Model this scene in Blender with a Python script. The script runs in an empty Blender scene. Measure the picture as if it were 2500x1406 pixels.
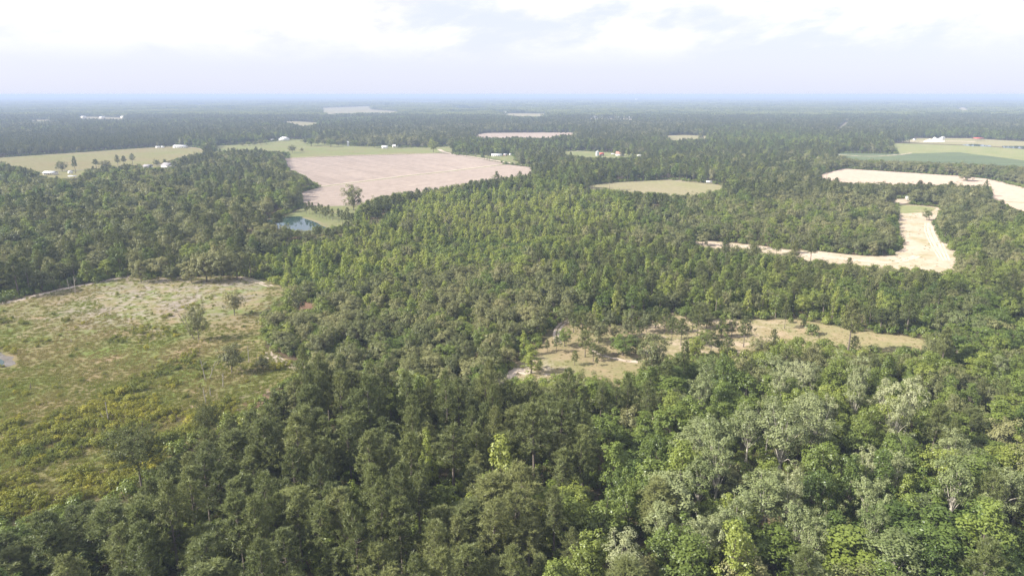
import bpy, math, random
import numpy as np
from mathutils import Vector
from mathutils.geometry import tessellate_polygon

# ------------------------------------------------------------------ camera, sky, sun, exposure
sc = bpy.context.scene
COL = sc.collection
H = 105.0                       # the drone's height above the ground, metres
HAZE = 0.000165                  # haze per metre
FPX = 1667.0                    # focal length in pixels of a 2500 px wide picture (24 mm lens)
PITCH = math.atan((703 - 231) / FPX)
cam_d = bpy.data.cameras.new('camera')
cam_d.sensor_width = 36.0
cam_d.lens = 36.0 * FPX / 2500
cam_d.clip_start = 1.0
cam_d.clip_end = 90000.0
cam = bpy.data.objects.new('camera', cam_d)
cam.location = (0, 0, H)
cam.rotation_euler = (math.radians(90) - PITCH, math.radians(-0.0), 0)
COL.objects.link(cam)
sc.camera = cam

SUN_ELEV = math.radians(37)
# shadows fall to the right (+x) and a little away from the camera (+y)
SHADOW_AZ = math.radians(14)
sx, sy = math.cos(SHADOW_AZ), math.sin(SHADOW_AZ)
sun_dir = Vector((-sx * math.cos(SUN_ELEV), -sy * math.cos(SUN_ELEV), math.sin(SUN_ELEV)))   # towards the sun
sun_d = bpy.data.lights.new('sun', 'SUN')
sun_d.energy = 5.0
sun_d.angle = math.radians(0.6)
sun_d.color = (1.0, 0.93, 0.82)
sun = bpy.data.objects.new('sun', sun_d)
sun.rotation_euler = sun_dir.to_track_quat('Z', 'Y').to_euler()
sun.location = (0, 0, 400)
COL.objects.link(sun)

world = bpy.data.worlds.new('World')
sc.world = world
world.use_nodes = True


def build_world():
    nt = world.node_tree
    nt.nodes.clear()
    N, L = nt.nodes.new, nt.links.new
    out = N('ShaderNodeOutputWorld')
    bg = N('ShaderNodeBackground')
    bg.inputs['Strength'].default_value = 0.1
    sky = N('ShaderNodeTexSky')
    sky.sky_type = 'NISHITA'
    sky.sun_disc = False
    sky.sun_elevation = SUN_ELEV
    sky.sun_rotation = math.atan2(sun_dir.x, sun_dir.y)
    sky.altitude = 100
    sky.air_density = 1.0
    sky.dust_density = 1.6
    sky.ozone_density = 1.2
    geo = N('ShaderNodeTexCoord')
    sep = N('ShaderNodeSeparateXYZ')
    L(geo.outputs['Generated'], sep.inputs[0])
    # clouds: a field of cumulus seen low over the horizon, the same all round
    mp = N('ShaderNodeMapping')
    mp.inputs['Location'].default_value = (3.1, 1.7, 0.45)
    mp.inputs['Scale'].default_value = (1.0, 1.0, 2.6)
    L(geo.outputs['Generated'], mp.inputs['Vector'])
    n1 = N('ShaderNodeTexNoise')
    n1.inputs['Scale'].default_value = 3.2
    n1.inputs['Detail'].default_value = 9
    n1.inputs['Roughness'].default_value = 0.56
    n1.inputs['Distortion'].default_value = 0.35
    L(mp.outputs[0], n1.inputs['Vector'])
    r1 = N('ShaderNodeMapRange')
    r1.interpolation_type = 'SMOOTHSTEP'
    r1.inputs[1].default_value = 0.38
    r1.inputs[2].default_value = 0.50
    L(n1.outputs['Fac'], r1.inputs[0])
    # clouds fade into the horizon's mist
    r2 = N('ShaderNodeMapRange')
    r2.interpolation_type = 'SMOOTHSTEP'
    r2.inputs[1].default_value = 0.03
    r2.inputs[2].default_value = 0.10
    L(sep.outputs['Z'], r2.inputs[0])
    mul = N('ShaderNodeMath')
    mul.operation = 'MULTIPLY'
    L(r1.outputs[0], mul.inputs[0])
    L(r2.outputs[0], mul.inputs[1])
    # shaded cloud bases / bright tops
    n2 = N('ShaderNodeTexNoise')
    n2.inputs['Scale'].default_value = 7.5
    n2.inputs['Detail'].default_value = 8
    n2.inputs['Roughness'].default_value = 0.6
    L(mp.outputs[0], n2.inputs['Vector'])
    cr = N('ShaderNodeMix')
    cr.data_type = 'RGBA'
    cr.inputs[6].default_value = (4.15, 4.25, 5.0, 1)
    cr.inputs[7].default_value = (5.7, 5.6, 5.65, 1)
    r3 = N('ShaderNodeMapRange')
    r3.inputs[1].default_value = 0.36
    r3.inputs[2].default_value = 0.58
    L(n2.outputs['Fac'], r3.inputs[0])
    L(r3.outputs[0], cr.inputs[0])
    # thin milky veil over the blue sky
    veil = N('ShaderNodeMix')
    veil.data_type = 'RGBA'
    veil.inputs[0].default_value = 0.86
    veil.inputs[7].default_value = (4.0, 4.15, 5.0, 1)
    L(sky.outputs[0], veil.inputs[6])
    mx = N('ShaderNodeMix')
    mx.data_type = 'RGBA'
    L(mul.outputs[0], mx.inputs[0])
    L(veil.outputs[2], mx.inputs[6])
    L(cr.outputs[2], mx.inputs[7])
    L(mx.outputs[2], bg.inputs['Color'])
    L(bg.outputs[0], out.inputs['Surface'])


build_world()
sc.view_settings.view_transform = 'Standard'
sc.view_settings.look = 'None'
sc.view_settings.exposure = 1.12
sc.view_settings.gamma = 1.0
sc.view_settings.use_curve_mapping = False
sc.render.engine = 'CYCLES'
cy = sc.cycles
cy.max_bounces = 5
cy.diffuse_bounces = 3
cy.glossy_bounces = 2
cy.transmission_bounces = 3
cy.transparent_max_bounces = 6
cy.volume_bounces = 0
cy.caustics_reflective = False
cy.caustics_refractive = False
cy.use_denoising = True
try:
    cy.denoiser = 'OPENIMAGEDENOISE'
    cy.denoising_prefilter = 'NONE'
except Exception:
    pass
cy.use_adaptive_sampling = False
cy.sample_clamp_indirect = 6.0

R = random.Random(7)
RNG = np.random.default_rng(11)
cp, sp = math.cos(PITCH), math.sin(PITCH)


def g(px, py, z=0.0):
    """The place on the ground (at height z) that stands at this point of a 2500 px wide view from the drone."""
    dx, dy = (px - 1250) / FPX, (703 - py) / FPX
    d = (dx, cp + dy * sp, -sp + dy * cp)
    t = (H - z) / (-d[2])
    return Vector((d[0] * t, d[1] * t, z))


def proj(P):
    """Inverse of g for an (n,3) array: picture x, y and depth."""
    P = np.asarray(P, float)
    x, y, z = P[:, 0], P[:, 1], P[:, 2] - H
    depth = y * cp - z * sp
    up = y * sp + z * cp
    depth = np.maximum(depth, 1e-3)
    return 1250 + FPX * x / depth, 703 - FPX * up / depth, depth


def inpoly(px, py, poly):
    poly = np.asarray(poly, float)
    ins = np.zeros(px.shape, bool)
    j = len(poly) - 1
    for i in range(len(poly)):
        xi, yi = poly[i]
        xj, yj = poly[j]
        if yi != yj:
            c = ((yi > py) != (yj > py)) & (px < (xj - xi) * (py - yi) / (yj - yi) + xi)
            ins ^= c
        j = i
    return ins


# ------------------------------------------------------------------ materials
MATS = {}


class NT:
    def __init__(self, name):
        self.m = bpy.data.materials.new(name)
        self.m.use_nodes = True
        self.nt = self.m.node_tree
        self.nt.nodes.clear()
        self.out = self.nt.nodes.new('ShaderNodeOutputMaterial')

    def n(self, t, **kw):
        nd = self.nt.nodes.new('ShaderNode' + t)
        for k, v in kw.items():
            if hasattr(nd, k):
                setattr(nd, k, v)
            else:
                nd.inputs[k.replace('_', ' ')].default_value = v
        return nd

    def l(self, a, b):
        self.nt.links.new(a, b)

    def rng(self, val, a, b, c=0.0, d=1.0, smooth=False):
        r = self.n('MapRange')
        if smooth:
            r.interpolation_type = 'SMOOTHSTEP'
        for i, v in enumerate((a, b, c, d)):
            r.inputs[i + 1].default_value = v
        self.l(val, r.inputs[0])
        return r.outputs[0]

    def mix(self, fac, a, b, blend='MIX'):
        m = self.n('Mix')
        m.data_type = 'RGBA'
        m.blend_type = blend
        for sock, v in ((m.inputs[0], fac), (m.inputs[6], a), (m.inputs[7], b)):
            if hasattr(v, 'is_linked'):
                self.l(v, sock)
            elif isinstance(v, (tuple, list)):
                sock.default_value = (*v[:3], 1)
            else:
                sock.default_value = v
        return m.outputs[2]

    def noise(self, vec, scale, detail=4, rough=0.55, dist=0.0):
        t = self.n('TexNoise')
        t.inputs['Scale'].default_value = scale
        t.inputs['Detail'].default_value = detail
        t.inputs['Roughness'].default_value = rough
        t.inputs['Distortion'].default_value = dist
        if vec is not None:
            self.l(vec, t.inputs['Vector'])
        return t.outputs['Fac']

    def math(self, op, a, b=0.0):
        m = self.n('Math', operation=op)
        for i, v in enumerate((a, b)):
            if hasattr(v, 'is_linked'):
                self.l(v, m.inputs[i])
            else:
                m.inputs[i].default_value = v
        return m.outputs[0]

    def done(self, name, shader):
        self.l(shader, self.out.inputs['Surface'])
        MATS[name] = self.m
        return self.m


def foliage(name, c_dark, c_light, c_alt=None, trans=0.28, gloss=0.0, stand=0.012, alt_amt=0.35):
    """Leaves: every leaf, every tree and every stand differ a little in colour; light passes through."""
    t = NT(name)
    tone = t.n('Attribute', attribute_name='tone')
    info = t.n('ObjectInfo')
    ns = t.noise(info.outputs['Location'], stand, 2, 0.5)
    a = t.math('MULTIPLY', tone.outputs['Fac'], 0.45)
    b = t.math('MULTIPLY', info.outputs['Random'], 0.60)
    f = t.math('ADD', a, b)
    col = t.mix(f, c_dark, c_light)
    if c_alt is not None:
        k = t.math('MULTIPLY', t.rng(ns, 0.38, 0.66), alt_amt)
        k2 = t.math('ADD', k, t.math('MULTIPLY', t.rng(info.outputs['Random'], 0.72, 1.0), alt_amt))
        col = t.mix(k2, col, c_alt)
    d = t.n('BsdfDiffuse')
    t.l(col, d.inputs['Color'])
    tr = t.n('BsdfTranslucent')
    hs = t.mix(1.0, col, (1.25, 1.2, 0.55), 'MULTIPLY')
    t.l(hs, tr.inputs['Color'])
    ms = t.n('MixShader')
    ms.inputs[0].default_value = trans
    t.l(d.outputs[0], ms.inputs[1])
    t.l(tr.outputs[0], ms.inputs[2])
    sh = ms.outputs[0]
    if gloss > 0:
        gl = t.n('BsdfGlossy')
        gl.inputs['Roughness'].default_value = 0.42
        gl.inputs['Color'].default_value = (0.9, 0.95, 1, 1)
        m2 = t.n('MixShader')
        m2.inputs[0].default_value = gloss
        t.l(sh, m2.inputs[1])
        t.l(gl.outputs[0], m2.inputs[2])
        sh = m2.outputs[0]
    return t.done(name, sh)


def plain(name, col, rough=0.8, var=0.15, scale=3.0, metallic=0.0):
    t = NT(name)
    tc = t.n('TexCoord')
    nz = t.noise(tc.outputs['Object'], scale, 5, 0.6)
    dark = tuple(c * (1 - var) for c in col)
    light = tuple(min(1, c * (1 + var)) for c in col)
    c = t.mix(t.rng(nz, 0.3, 0.7), dark, light)
    p = t.n('BsdfPrincipled')
    p.inputs['Roughness'].default_value = rough
    p.inputs['Metallic'].default_value = metallic
    t.l(c, p.inputs['Base Color'])
    return t.done(name, p.outputs[0])


foliage('pine_needles', (0.060, 0.080, 0.027), (0.170, 0.198, 0.066), (0.195, 0.196, 0.076), trans=0.18, gloss=0.02)
foliage('broad_leaves', (0.052, 0.088, 0.020), (0.185, 0.245, 0.052), (0.250, 0.278, 0.058), trans=0.28, gloss=0.025, alt_amt=0.5)
foliage('silver_leaves', (0.110, 0.148, 0.048), (0.285, 0.318, 0.150), (0.365, 0.375, 0.235), trans=0.28, gloss=0.02)
foliage('oak_leaves', (0.062, 0.080, 0.030), (0.215, 0.232, 0.086), (0.260, 0.242, 0.118), trans=0.20, gloss=0.02, alt_amt=0.45)
foliage('sapling_leaves', (0.165, 0.215, 0.042), (0.345, 0.400, 0.082), (0.270, 0.280, 0.090), trans=0.40, gloss=0.02, alt_amt=0.45)
foliage('shrub_leaves', (0.090, 0.120, 0.026), (0.215, 0.245, 0.052), (0.330, 0.310, 0.048), trans=0.34, gloss=0.015, stand=0.03, alt_amt=0.7)
foliage('grass_blades', (0.185, 0.170, 0.078), (0.310, 0.262, 0.145), (0.170, 0.205, 0.050), trans=0.3, stand=0.028, alt_amt=0.85)
foliage('far_leaves', (0.040, 0.060, 0.024), (0.175, 0.205, 0.072), (0.230, 0.255, 0.084), trans=0.2, stand=0.0020, alt_amt=0.8)
plain('bark', (0.15, 0.125, 0.105), 0.9, 0.3, 4)
plain('pale_bark', (0.44, 0.41, 0.35), 0.85, 0.2, 3)
plain('dead_wood', (0.30, 0.275, 0.24), 0.85, 0.2, 3)

# ------------------------------------------------------------------ mesh building


def build_mesh(name, V, faces, mats, tones=None, midx=None):
    """faces: list of (n,k) int arrays; tones, midx: matching lists of per-face arrays."""
    me = bpy.data.meshes.new(name)
    V = np.asarray(V, np.float32)
    me.vertices.add(len(V))
    me.vertices.foreach_set('co', V.ravel())
    loops = np.concatenate([f.ravel() for f in faces]).astype(np.int32)
    sizes = np.concatenate([np.full(len(f), f.shape[1], np.int32) for f in faces])
    starts = np.concatenate([[0], np.cumsum(sizes)[:-1]]).astype(np.int32)
    me.loops.add(len(loops))
    me.loops.foreach_set('vertex_index', loops)
    me.polygons.add(len(sizes))
    me.polygons.foreach_set('loop_start', starts)
    me.polygons.foreach_set('loop_total', sizes)
    for m in mats:
        me.materials.append(MATS[m])
    if midx is not None:
        me.polygons.foreach_set('material_index', np.concatenate(midx).astype(np.int32))
    if tones is not None:
        a = me.attributes.new('tone', 'FLOAT', 'FACE')
        a.data.foreach_set('value', np.concatenate(tones).astype(np.float32))
    me.update(calc_edges=True)
    return me


def unit(v):
    return v / np.maximum(np.linalg.norm(v, axis=-1, keepdims=True), 1e-9)


def cards(P, Nrm, size, rng, aspect=0.62):
    """Leaf-shaped diamonds at P facing Nrm."""
    n = len(P)
    t = unit(np.cross(Nrm, rng.normal(size=(n, 3))))
    b = np.cross(Nrm, t)
    s = (size * rng.uniform(0.7, 1.3, n))[:, None]
    fold = Nrm * s * 0.12
    V = np.stack([P - t * s * .5, P + b * s * .5 * aspect + fold, P + t * s * .5, P - b * s * .5 * aspect + fold], 1).reshape(-1, 3)
    F = np.arange(4 * n).reshape(n, 4)
    return V, F


def needles(P, D, length, width, rng, out=None):
    n = len(P)
    ref = rng.normal(size=(n, 3)) if out is None else out + rng.normal(0, .35, (n, 3))
    side = unit(np.cross(D, ref))
    ln = (length * rng.uniform(0.7, 1.25, n))[:, None]
    V = np.stack([P - side * width * .5, P + side * width * .5, P + D * ln], 1).reshape(-1, 3)
    F = np.arange(3 * n).reshape(n, 3)
    return V, F


def tube(pts, rad, k=6):
    pts = [Vector(p) for p in pts]
    V, F = [], []
    for i, p in enumerate(pts):
        d = (pts[min(i + 1, len(pts) - 1)] - pts[max(i - 1, 0)]).normalized()
        a = d.cross(Vector((0.31, 0.95, 0.05))).normalized()
        b = d.cross(a)
        for j in range(k):
            an = 2 * math.pi * j / k
            V.append(tuple(p + (a * math.cos(an) + b * math.sin(an)) * rad[i]))
    for i in range(len(pts) - 1):
        for j in range(k):
            F.append((i * k + j, i * k + (j + 1) % k, (i + 1) * k + (j + 1) % k, (i + 1) * k + j))
    return np.array(V), np.array(F, int)


def join(parts):
    Vs, Fs, off = [], [], 0
    for V, F in parts:
        Vs.append(V)
        Fs.append(F + off)
        off += len(V)
    return np.concatenate(Vs), Fs


class Tree:
    """A kind of tree at full size: trunk mesh and crown mesh (for single trees) and both as one (for the woods)."""

    def __init__(self, name, trunk, crown, bark, leaf, height, radius):
        tV, tF = trunk
        cV, cF, cT = crown
        self.h, self.r = height, radius
        self.trunk = build_mesh(name + '_trunk', tV, tF, [bark])
        self.trunk.polygons.foreach_set('use_smooth', np.ones(len(self.trunk.polygons), bool))
        self.crown = build_mesh(name + '_crown', cV, [cF], [leaf], [cT])
        allF = list(tF) + [cF + len(tV)]
        mid = [np.zeros(len(f)) for f in tF] + [np.ones(len(cF))]
        ton = [np.zeros(len(f)) for f in tF] + [cT]
        self.whole = build_mesh(name, np.concatenate([tV, cV]), allF, [bark, leaf], ton, mid)


def bent_trunk(rng, h, r0, r1, lean=0.03, k=7, n=6):
    a, b = rng.normal(0, lean, 2)
    pts = [(a * h * t * t + rng.normal(0, 0.004) * h * t, b * h * t * t + rng.normal(0, 0.004) * h * t, h * t) for t in np.linspace(0, 1, n)]
    pts[0] = (0, 0, -0.3)
    rad = [r0 * (1 - t) + r1 * t for t in np.linspace(0, 1, n)]
    rad[0] *= 1.3
    return pts, rad


def pine(name, seed, h=20.0, cr=4.2, base=0.42, whorl=78, tufts=6, blades=17, blen=0.62, bw=0.105, leaf='pine_needles', flat=False):
    rng = np.random.default_rng(seed)
    pts, rad = bent_trunk(rng, h * 0.97, 0.016 * h, 0.03, 0.012)
    parts = [tube(pts, rad)]
    zz = np.array([p[2] for p in pts])
    xx = np.array([p[0] for p in pts])
    yy = np.array([p[1] for p in pts])
    P, D, T = [], [], []
    lob = rng.uniform(0, 6.28, 3)
    for i in range(whorl):
        u = (i + rng.uniform(0, 1)) / whorl
        t = base + (1 - base) * u
        az = i * 2.39996 + rng.normal(0, 0.35)
        if flat:
            prof = 0.35 + 0.65 * math.sin(math.pi * min(1, 0.25 + 0.6 * u))
        else:
            prof = (1 - u) ** 0.62 * (0.55 + 0.45 * min(1, u * 4)) + 0.05
        prof *= 1 + 0.22 * math.sin(2 * az + lob[0]) + 0.15 * math.sin(5 * u * 3 + lob[1])
        L = cr * prof * rng.uniform(0.72, 1.18)
        z0 = h * t
        o = np.array([np.interp(z0, zz, xx), np.interp(z0, zz, yy), z0])
        rise = 0.15 + 0.55 * u + rng.normal(0, 0.1)
        d = unit(np.array([math.cos(az), math.sin(az), rise]))
        droop = np.array([0, 0, -0.10 * L * (1 - u)])
        tip = o + d * L + droop
        if L > 1.2 and i % 2 == 0:
            parts.append(tube([o, o + d * L * .55, tip], [0.012 * h * (1 - u) * .35 + .02, .03, .012], 3))
        nt_ = max(2, int(tufts * (0.5 + prof)))
        for j in range(nt_):
            f = 0.35 + 0.65 * (j + rng.uniform(0.2, 1)) / nt_
            q = o + d * L * f + droop * f * f + rng.normal(0, 0.16 * L * 0.35 + .12, 3)
            ax = unit(d * 0.55 + np.array([0, 0, 0.75]) + rng.normal(0, 0.22, 3))
            v = unit(ax[None] * 0.62 + unit(rng.normal(size=(blades, 3))) * 0.8)
            P.append(q[None] + v * 0.04 + ax * rng.uniform(0, 0.5, (blades, 1)))
            D.append(v)
            T.append(np.clip(rng.normal(0.35 + 0.35 * f * u + 0.2 * rng.uniform(), 0.16, blades), 0, 1))
    PP = np.concatenate(P)
    outw = PP - np.array([0, 0, h * (base + .25 * (1 - base))])
    outw[:, 2] *= .6
    cV, cF = needles(PP, np.concatenate(D), blen, bw, rng, unit(outw) + np.array([0, 0, .25]))
    tV, tF = join(parts)
    return Tree(name, (tV, tF), (cV, cF, np.concatenate(T)), 'bark', leaf, h, cr)


def broad(name, seed, h=17.0, cr=4.6, base=0.35, lobes=46, lobe_r=1.35, n_leaf=85, leaf_s=0.52, shape='round',
          leaf='broad_leaves', bark='bark', stems=1, hollow=0.5, tone0=0.0, gaps=0.12, ball=0.5, jit=0.34):
    rng = np.random.default_rng(seed)
    parts = []
    zc, rz = h * (base + 1) / 2, h * (1 - base) / 2
    stem_tops = []
    for s in range(stems):
        pts, rad = bent_trunk(rng, h * 0.72, 0.017 * h / math.sqrt(stems), 0.05, 0.05 if stems == 1 else 0.16)
        parts.append(tube(pts, rad))
        stem_tops.append(pts)
    P, Nn, T = [], [], []
    for i in range(lobes):
        u = (i + 0.5) / lobes
        ct = 1 - 1.86 * (u ** .78 if shape == 'cone' else u)                      # from the top downwards
        st = math.sqrt(max(0, 1 - ct * ct))
        az = i * 2.39996 + rng.normal(0, 0.3)
        rr = rng.uniform(hollow, 1.0) if i % 4 else rng.uniform(0.1, 0.75)
        if shape == 'cone':
            w = np.clip((1 - ct) / 1.86, 0, 1)
            r = cr * (0.10 + 0.90 * w ** 0.75) * (0.9 if i % 4 else .5)
            c = np.array([math.cos(az) * r, math.sin(az) * r, zc + rz * ct])
        elif shape == 'spread':
            r = cr * st ** 0.65 * rr
            c = np.array([math.cos(az) * r, math.sin(az) * r, zc + rz * ct * (0.92 if ct > 0 else 1.0) * rr ** .4])
        else:
            r = cr * st * rr
            c = np.array([math.cos(az) * r, math.sin(az) * r, zc + rz * ct * rr])
        c += rng.normal(0, 0.10 * cr, 3)
        if rng.uniform() < gaps:
            continue
        lr = lobe_r * rng.uniform(0.6, 1.3)
        nl = int(n_leaf * (lr / lobe_r) ** 2)
        v = unit(rng.normal(size=(nl, 3)) + np.array([0, 0, 0.32]))
        rad_ = lr * rng.uniform(0.55, 1.06, nl)[:, None]
        sq = np.array([1, 1, 0.92])
        P.append(c + v * rad_ * sq)
        oc = unit(c - np.array([0, 0, zc - rz * .25]))
        Nn.append(unit(v * 0.75 + oc * ball + rng.normal(0, jit, (nl, 3)) + np.array([0, 0, 0.15])))
        T.append(np.clip(rng.normal(0.42 + tone0 + rng.normal(0, 0.14), 0.2, nl), 0, 1))
        if i % 3 == 0:
            tp = stem_tops[i % stems]
            k = min(len(tp) - 2, 2 + (i % 3))
            a = np.array(tp[k])
            parts.append(tube([a, (a + c) / 2 + np.array([0, 0, .08 * h * rng.uniform(0, 1)]), c], [0.006 * h + .02, .05, .015], 4))
    cV, cF = cards(np.concatenate(P), np.concatenate(Nn), leaf_s, rng)
    tV, tF = join(parts)
    return Tree(name, (tV, tF), (cV, cF, np.concatenate(T)), bark, leaf, h, cr)


SP = {}      # kind -> near trees, and the same kind as it looks from farther off
SP['pine'] = [pine('pine_%d' % i, 10 + i, h=20 + (i % 3 - 1) * 1.6, cr=(3.7, 4.4, 4.0, 4.7, 3.5)[i], base=(.42, .38, .48, .4, .5)[i]) for i in range(5)]
SP['pine_mid'] = [pine('pine_mid_%d' % i, 40 + i, h=19, cr=4.2, base=.42, whorl=46, tufts=5, blades=12, blen=.95, bw=.24) for i in range(4)]
SP['broad'] = [broad('broad_%d' % i, 70 + i, h=(17, 18.5, 16, 19, 15)[i], cr=(4.2, 3.7, 5.0, 4.4, 4.4)[i], base=(.12, .10, .15, .12, .08)[i],
                     lobes=(76, 66, 86, 80, 70)[i], lobe_r=1.05, n_leaf=70, leaf_s=.46, shape=('round', 'cone', 'round', 'round', 'cone')[i]) for i in range(5)]
SP['broad_mid'] = [broad('broad_mid_%d' % i, 90 + i, h=16, cr=(4.4, 4.0, 4.8, 4.2)[i], base=.06, lobes=58, lobe_r=1.35, n_leaf=42, leaf_s=.68, gaps=.06, ball=.95, jit=.26,
                         shape=('round', 'cone', 'round', 'round')[i]) for i in range(4)]
SP['silver'] = [broad('silver_%d' % i, 110 + i, h=(20, 18.5, 21, 19)[i], cr=(3.9, 4.5, 4.2, 3.6)[i], base=.30, lobes=(74, 84, 80, 68)[i], lobe_r=.85,
                      n_leaf=62, leaf_s=.38, leaf='silver_leaves', bark='pale_bark', tone0=.16, gaps=.18, hollow=.42) for i in range(4)]
SP['oak'] = [broad('oak_%d' % i, 130 + i, h=(9.5, 8.5, 10.5, 9, 8)[i], cr=(3.6, 3.3, 4.1, 3.7, 3.0)[i], base=(.10, .08, .12, .08, .08)[i], lobes=(76, 64, 84, 72, 60)[i],
                   lobe_r=.74, n_leaf=72, leaf_s=.30, shape=('spread', 'round', 'spread', 'round', 'round')[i], leaf='oak_leaves', stems=(2, 3, 2, 1, 3)[i], hollow=.4, gaps=.07, ball=.65) for i in range(5)]
SP['oak_mid'] = [broad('oak_mid_%d' % i, 150 + i, h=9.5, cr=(3.7, 3.4, 4.0, 3.5)[i], base=.03, lobes=60, lobe_r=1.05, n_leaf=42, leaf_s=.50, gaps=.05, ball=.95, jit=.26, shape=('round', 'round', 'round', 'spread')[i],
                       leaf='oak_leaves', hollow=.4) for i in range(4)]
SP['sapling'] = [broad('sapling_%d' % i, 170 + i, h=(8, 7, 9, 6.5)[i], cr=(1.6, 1.7, 1.9, 1.5)[i], base=.05, lobes=34, lobe_r=.55, n_leaf=50, leaf_s=.32, shape='cone',
                       leaf='sapling_leaves') for i in range(4)]
SP['sapling_mid'] = [broad('sapling_mid_%d' % i, 180 + i, h=8, cr=(1.7, 1.9, 1.6)[i], base=.04, lobes=22, lobe_r=.7, n_leaf=22, leaf_s=.55, shape='cone',
                           leaf='sapling_leaves') for i in range(3)]
SP['openpine'] = [pine('openpine_%d' % i, 190 + i, h=10, cr=(2.5, 2.9, 2.7)[i], base=(.3, .42, .36)[i], whorl=46, tufts=5, blades=18, blen=.5, bw=.10) for i in range(3)]
SP['flatpine'] = [pine('flatpine_0', 200, h=20, cr=6.6, base=.62, whorl=92, tufts=9, blades=18, flat=True)]
SP['shrub'] = [broad('shrub_%d' % i, 210 + i, h=(1.9, 1.6, 2.2, 1.5)[i], cr=(1.25, 1.4, 1.5, 1.0)[i], base=.02, lobes=18, lobe_r=.48, n_leaf=36, leaf_s=.26, shape='spread',
                     leaf='shrub_leaves') for i in range(4)]
SP['brush'] = [broad('brush_%d' % i, 220 + i, h=3.4, cr=(2.0, 2.2, 1.8)[i], base=.02, lobes=16, lobe_r=.95, n_leaf=34, leaf_s=.5, shape='spread', leaf='broad_leaves') for i in range(3)]

SP['brightbrush'] = [broad('brightbrush_%d' % i, 225 + i, h=3.4, cr=(2.0, 2.2, 1.8)[i], base=.02, lobes=20, lobe_r=.8, n_leaf=34, leaf_s=.42, shape=('spread', 'cone', 'spread')[i], leaf='sapling_leaves') for i in range(3)]


def grass_tuft(name, seed):
    rng = np.random.default_rng(seed)
    n = 46
    P = np.zeros((n, 3))
    P[:, :2] = rng.normal(0, 0.42, (n, 2))
    D = unit(np.concatenate([rng.normal(0, .38, (n, 2)), np.ones((n, 1))], 1))
    V, F = needles(P, D, 0.62, 0.11, rng)
    me = build_mesh(name, V, [F], ['grass_blades'], [rng.uniform(0, 1, n)])
    t = Tree.__new__(Tree)
    t.whole, t.h, t.r = me, .6, .6
    return t


SP['grass'] = [grass_tuft('grass_tuft_%d' % i, 240 + i) for i in range(4)]


def canopy_patch(name, seed, size, spacing, nc, card, hmean):
    """A piece of far woodland: many small crowns."""
    rng = np.random.default_rng(seed)
    k = int(size / spacing)
    ii, jj = np.meshgrid(np.arange(k), np.arange(k))
    X = (ii.ravel() + rng.uniform(.1, .9, k * k)) * spacing - size / 2
    Y = (jj.ravel() + rng.uniform(.1, .9, k * k)) * spacing - size / 2
    Z = rng.uniform(.72, 1.12, k * k) * hmean
    r = spacing * rng.uniform(.48, .72, k * k)
    n = k * k
    v = unit(rng.normal(size=(n, nc, 3)) + np.array([0, 0, .7]))
    P = np.stack([X, Y, Z - r], 1)[:, None, :] + v * r[:, None, None] * np.array([1, 1, 1.15])
    low = rng.uniform(size=(n, nc)) < .22
    P[..., 2] = np.where(low, P[..., 2] * rng.uniform(.3, .9, (n, nc)), P[..., 2])
    Nn = unit(v + rng.normal(0, .25, v.shape))
    V, F = cards(P.reshape(-1, 3), Nn.reshape(-1, 3), card, rng, .8)
    tone = np.clip(np.repeat(rng.uniform(.1, .9, n), nc) + rng.normal(0, .12, n * nc), 0, 1)
    me = build_mesh(name, V, [F], ['far_leaves'], [tone])
    t = Tree.__new__(Tree)
    t.whole, t.h, t.r = me, hmean, size / 2
    return t


SP['patch_near'] = [canopy_patch('canopy_near_%d' % i, 260 + i, 40, 6.5, 14, 3.4, 14 + (i % 3)) for i in range(5)]
SP['patch_mid'] = [canopy_patch('canopy_mid_%d' % i, 270 + i, 100, 9, 9, 6.0, 15 + 2 * (i % 3)) for i in range(5)]
SP['patch_far'] = [canopy_patch('canopy_far_%d' % i, 280 + i, 300, 20, 7, 14.0, 16 + 2 * (i % 3)) for i in range(5)]

# ------------------------------------------------------------------ scattering uncountable woods


def scatter_group(coll):
    ng = bpy.data.node_groups.new('scatter_' + coll.name, 'GeometryNodeTree')
    ng.interface.new_socket('Geometry', in_out='INPUT', socket_type='NodeSocketGeometry')
    ng.interface.new_socket('Geometry', in_out='OUTPUT', socket_type='NodeSocketGeometry')
    N, L = ng.nodes.new, ng.links.new
    gi, go = N('NodeGroupInput'), N('NodeGroupOutput')
    ci = N('GeometryNodeCollectionInfo')
    ci.inputs['Collection'].default_value = coll
    ci.inputs['Separate Children'].default_value = True
    ci.inputs['Reset Children'].default_value = True
    ip = N('GeometryNodeInstanceOnPoints')
    ip.inputs['Pick Instance'].default_value = True

    def attr(nm, ty):
        a = N('GeometryNodeInputNamedAttribute')
        a.data_type = ty
        a.inputs['Name'].default_value = nm
        return a.outputs['Attribute']
    cx = N('ShaderNodeCombineXYZ')
    L(attr('rot', 'FLOAT'), cx.inputs[2])
    L(gi.outputs[0], ip.inputs['Points'])
    L(ci.outputs[0], ip.inputs['Instance'])
    L(attr('pick', 'INT'), ip.inputs['Instance Index'])
    L(cx.outputs[0], ip.inputs['Rotation'])
    L(attr('scl', 'FLOAT_VECTOR'), ip.inputs['Scale'])
    L(ip.outputs[0], go.inputs[0])
    return ng


GROUPS = {}


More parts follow.
